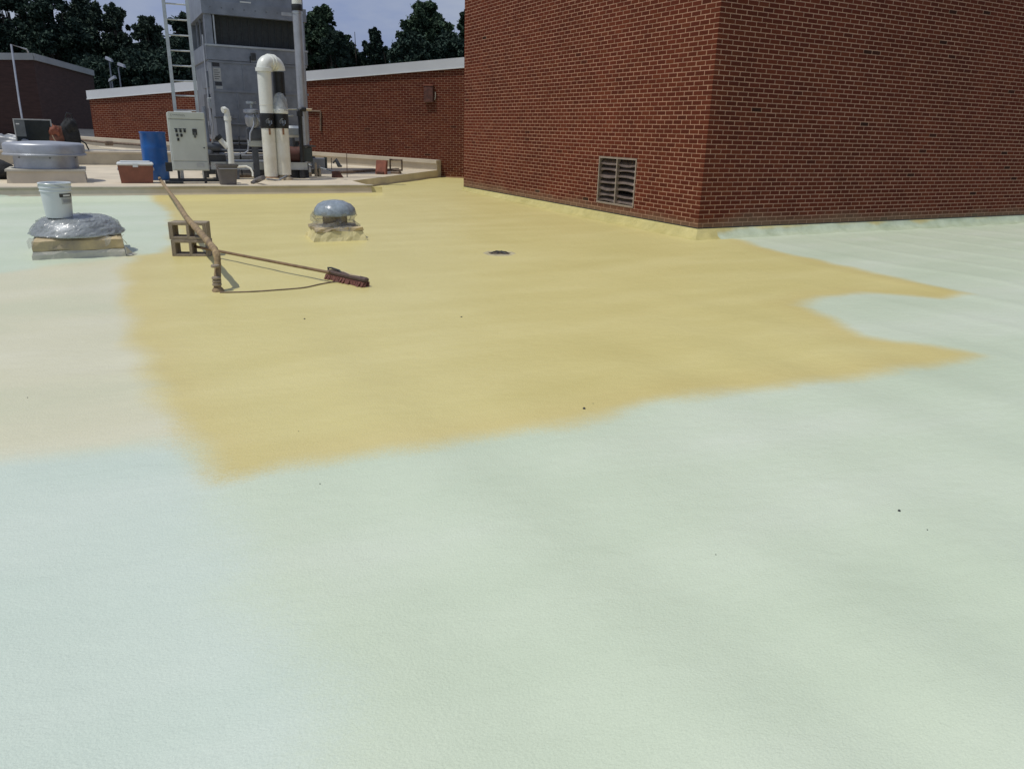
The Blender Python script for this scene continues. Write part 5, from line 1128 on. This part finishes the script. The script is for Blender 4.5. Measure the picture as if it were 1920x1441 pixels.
# ------------------------------------------------------------------ concrete blocks, hose, broom, cord
cbp = P(357, 481); ck_ = zc(cbp) / FPX
BW_, BH_, BD_ = .398, .196, .196
cang = math.atan2(-cbp[0], cbp[1]) * .35 - .02
def cmu(name_loc, rz, label):
    g = tag(None or thing('concrete_block', label, 'concrete block', name_loc, rz, 'stacked concrete blocks'), label, 'concrete block', 'stacked concrete blocks')
    t, wd = .034, .034; mb = MB()
    xs_ = [-BW_ / 2, -BW_ / 2 + wd, -wd / 2, wd / 2, BW_ / 2 - wd, BW_ / 2]; zs_ = [0, t, BH_ - t, BH_]
    # one closed shell with two square cores running front to back
    idx = {}
    def vid(i, j, k_):
        key = (i, j, k_)
        if key not in idx: idx[key] = len(mb.v); mb.v.append((xs_[i], -BD_ / 2 if k_ == 0 else BD_ / 2, zs_[j]))
        return idx[key]
    for i in range(5):
        for j in range(3):
            if j == 1 and i in (1, 3): continue
            mb.f.append((vid(i, j, 0), vid(i + 1, j, 0), vid(i + 1, j + 1, 0), vid(i, j + 1, 0))); mb.f.append((vid(i, j, 1), vid(i, j + 1, 1), vid(i + 1, j + 1, 1), vid(i + 1, j, 1)))
    def side(a, b): mb.f.append((vid(*a, 0), vid(*b, 0), vid(*b, 1), vid(*a, 1)))
    for i in range(5): side((i, 0), (i + 1, 0)); side((i, 3), (i + 1, 3))
    for j in range(3): side((0, j), (0, j + 1)); side((5, j), (5, j + 1))
    for i in (1, 3): side((i, 1), (i + 1, 1)); side((i, 2), (i + 1, 2)); side((i, 1), (i, 2)); side((i + 1, 1), (i + 1, 2))
    o_ = mb.build('body', mConc, g); bv = o_.modifiers.new('b', 'BEVEL'); bv.width = .006; bv.segments = 2
    for sx in (-1, 1): MB().box(sx * (BW_ / 2 + .006) - .006, sx * (BW_ / 2 + .006) + .006, -BD_ / 2 + .002, -BD_ / 2 + .06, .002, BH_ - .002).build('end_flange', mConc, g)
    return g
cl0 = cbp + np.array([0, BD_ / 2, 0])
cmu((cl0[0], cl0[1], rz_at(cl0) - .006), cang, 'lower grey-brown concrete block with two square cores')
cmu((cl0[0] - .012, cl0[1] + .006, rz_at(cl0) + BH_ - .004), cang - .03, 'upper concrete block stacked on another, hose resting over it')
# hose: from the pad edge over the blocks, bending down to the roof
HT = 2 * BH_ + .05
foot = P(408, 545)
q0 = P(299, 334, PADZ + .05); q2 = P(348, 405, HT); q3 = D(398, 462, zc(foot) + .18); q1 = P(322, 366, .32)
top = D(405, 474, zc(foot) + .02)
hp = [q0, P(310, 350, PADZ + .05), q1, (q1 + q2) / 2 + np.array([0, 0, .015]), q2, (q2 + q3) / 2, q3, top, D(408, 490, zc(foot)), D(408, 515, zc(foot)), np.array([foot[0], foot[1], .005])]
hr = [.030, .030, .030, .030, .031, .032, .032, .031, .030, .030, .034]
hose = thing('spray_hose', 'tan foam-crusted hose draped from the roof edge over the concrete blocks', 'hose', (foot[0], foot[1], 0), 0)
off = np.array([foot[0], foot[1], 0])
def smooth(pts, rs_, m_=5):
    pts = [V3(p) for p in pts]; P_, R_ = [], []
    for i in range(len(pts) - 1):
        a, b, c, d_ = pts[max(i - 1, 0)], pts[i], pts[i + 1], pts[min(i + 2, len(pts) - 1)]
        for k_ in range(m_):
            t = k_ / m_; P_.append(.5 * (2 * b + (c - a) * t + (2 * a - 5 * b + 4 * c - d_) * t * t + (3 * b - a - 3 * c + d_) * t ** 3)); R_.append(rs_[i] * (1 - t) + rs_[i + 1] * t)
    P_.append(pts[-1]); R_.append(rs_[-1]); return P_, R_
sp_, sr_ = smooth([h - off for h in hp], hr); rsh = np.random.RandomState(4); sr_ = [r_ * (1 + .06 * rsh.randn()) for r_ in sr_]
MB().tube(sp_, sr_, 12).build('hose', mHose, hose, True)
for t_, r_ in ((.10, .041), (.13, .038), (.16, .041), (.27, .038)):
    z_ = float((D(408, 545, zc(foot)))[2]) + t_; MB().lathe([(r_ * .9, -.012), (r_, -.008), (r_, .008), (r_ * .9, .012)], 14).build('tape_band', mConc, hose, True, loc=(0, .0, t_ - .04))
MB().lathe([(.06, -.02), (.05, .01), (.035, .03)], 16, jit=lambda i, q: (.008 * math.sin(3 * q), 0)).build('foam_foot', mHose, hose, True)
# long push broom lying on the roof
h0 = P(652, 532); hA = D(360, 461, zc(P(362, 478)) + .02); hB = P(618, 511, .10)
pb = thing('long_push_broom', 'long-handled push broom lying on yellow foam with its head at right', 'broom', (h0[0], h0[1], 0), 0)
of = np.array([h0[0], h0[1], 0]); hA[2] = max(hA[2], .08)
MB().tube([tuple(hA - of), tuple(hB - of)], .0155, 10).build('handle', mWood, pb, True)
g0 = P(616, 521); g1_ = P(688, 538); bd_ = g1_ - g0; bl_ = float(np.linalg.norm(bd_)); ba = math.atan2(bd_[1], bd_[0]); mid = (g0 + g1_) / 2 - of
hd = MB().bbox(-bl_ / 2, bl_ / 2, -.032, .036, .045, .088, .012).build('head_block', mBroom, pb, loc=(mid[0], mid[1], 0), rz=ba)
br2 = MB(); rsb = np.random.RandomState(3)
for i in range(26):
    for j in range(3):
        x = -bl_ / 2 + .012 + i * (bl_ - .024) / 25; y = -.026 + j * .027; x2, y2 = x + rsb.uniform(-.012, .012), y - .02 + rsb.uniform(-.02, .012)
        br2.hexa([(x2 - .012, y2 - .012, .003), (x2 + .012, y2 - .012, .003), (x2 + .012, y2 + .012, .003), (x2 - .012, y2 + .012, .003)], [(x - .009, y - .009, .047), (x + .009, y - .009, .047), (x + .009, y + .009, .047), (x - .009, y + .009, .047)])
br2.build('bristles', mBristle, pb, loc=(mid[0], mid[1], 0), rz=ba, kind='stuff')
MB().tube([(-bl_ * .4, .0, .098), (-bl_ * .1, .02, .093), (bl_ * .15, -.02, .093), (bl_ * .35, .0, .092)], .006, 6).build('cord_loop', mTan, hd)
MB().tube([(-bl_ * .49, 0, .086), (-bl_ * .5, 0, .105), (-bl_ * .40, 0, .112), (-bl_ * .2, 0, .104), (-bl_ * .15, 0, .086)], .009, 8).build('bracket', mStrut, hd, True)
# cord from hose foot to broom
cpts = [P(x, y, .012) for x, y in ((412, 546), (436, 546), (480, 545), (530, 541), (570, 537), (600, 531), (624, 527), (645, 527))]
sp2, sr2 = smooth(cpts, [.006] * len(cpts), 6); sp2 = [np.array([p_[0], p_[1], rz_at(p_) + .007]) for p_ in sp2]
tag(MB().tube(sp2, .0062, 6).build('cord', mRustPipe, None, True), 'thin brown cord lying on the foam from hose foot to broom', 'cord')
# bits of debris on the foam
for i, (x, y, sz) in enumerate(((571, 598, .009), (1095, 767, .011), (1685, 961, .008), (1738, 997, .0035), (600, 906, .0035), (1112, 757, .004), (52, 747, .004), (1342, 1042, .003), (865, 593, .009), (560, 808, .0035))):
    p_ = P(x, y); rsd = np.random.RandomState(i); mb = MB(); ring = [(sz * (.7 + .6 * rsd.rand()) * math.cos(a), sz * (.7 + .6 * rsd.rand()) * math.sin(a)) for a in np.linspace(0, 5.2, 6)]
    mb.hexa([(a, b, -.002) for a, b in ring], [(a * .6, b * .6, sz * .7) for a, b in ring])
    tag(mb.build('debris_chip', mStrut, None, loc=(p_[0], p_[1], rz_at(p_))), ['dark chip on the yellow foam left of centre', 'brown chip near the lower edge of the yellow foam', 'largest dark chip on the white foam at lower right', 'small dark chip just below the largest chip at right', 'tiny dark chip on white foam under the yellow tip', 'tiny chip beside the brown chip on yellow foam', 'tiny chip on the beige foam at left', 'tiny chip on the white foam right of centre', 'flat chip in the middle of the yellow foam', 'tiny chip on yellow foam near its lower left'][i], 'debris', 'debris chips on the foam')
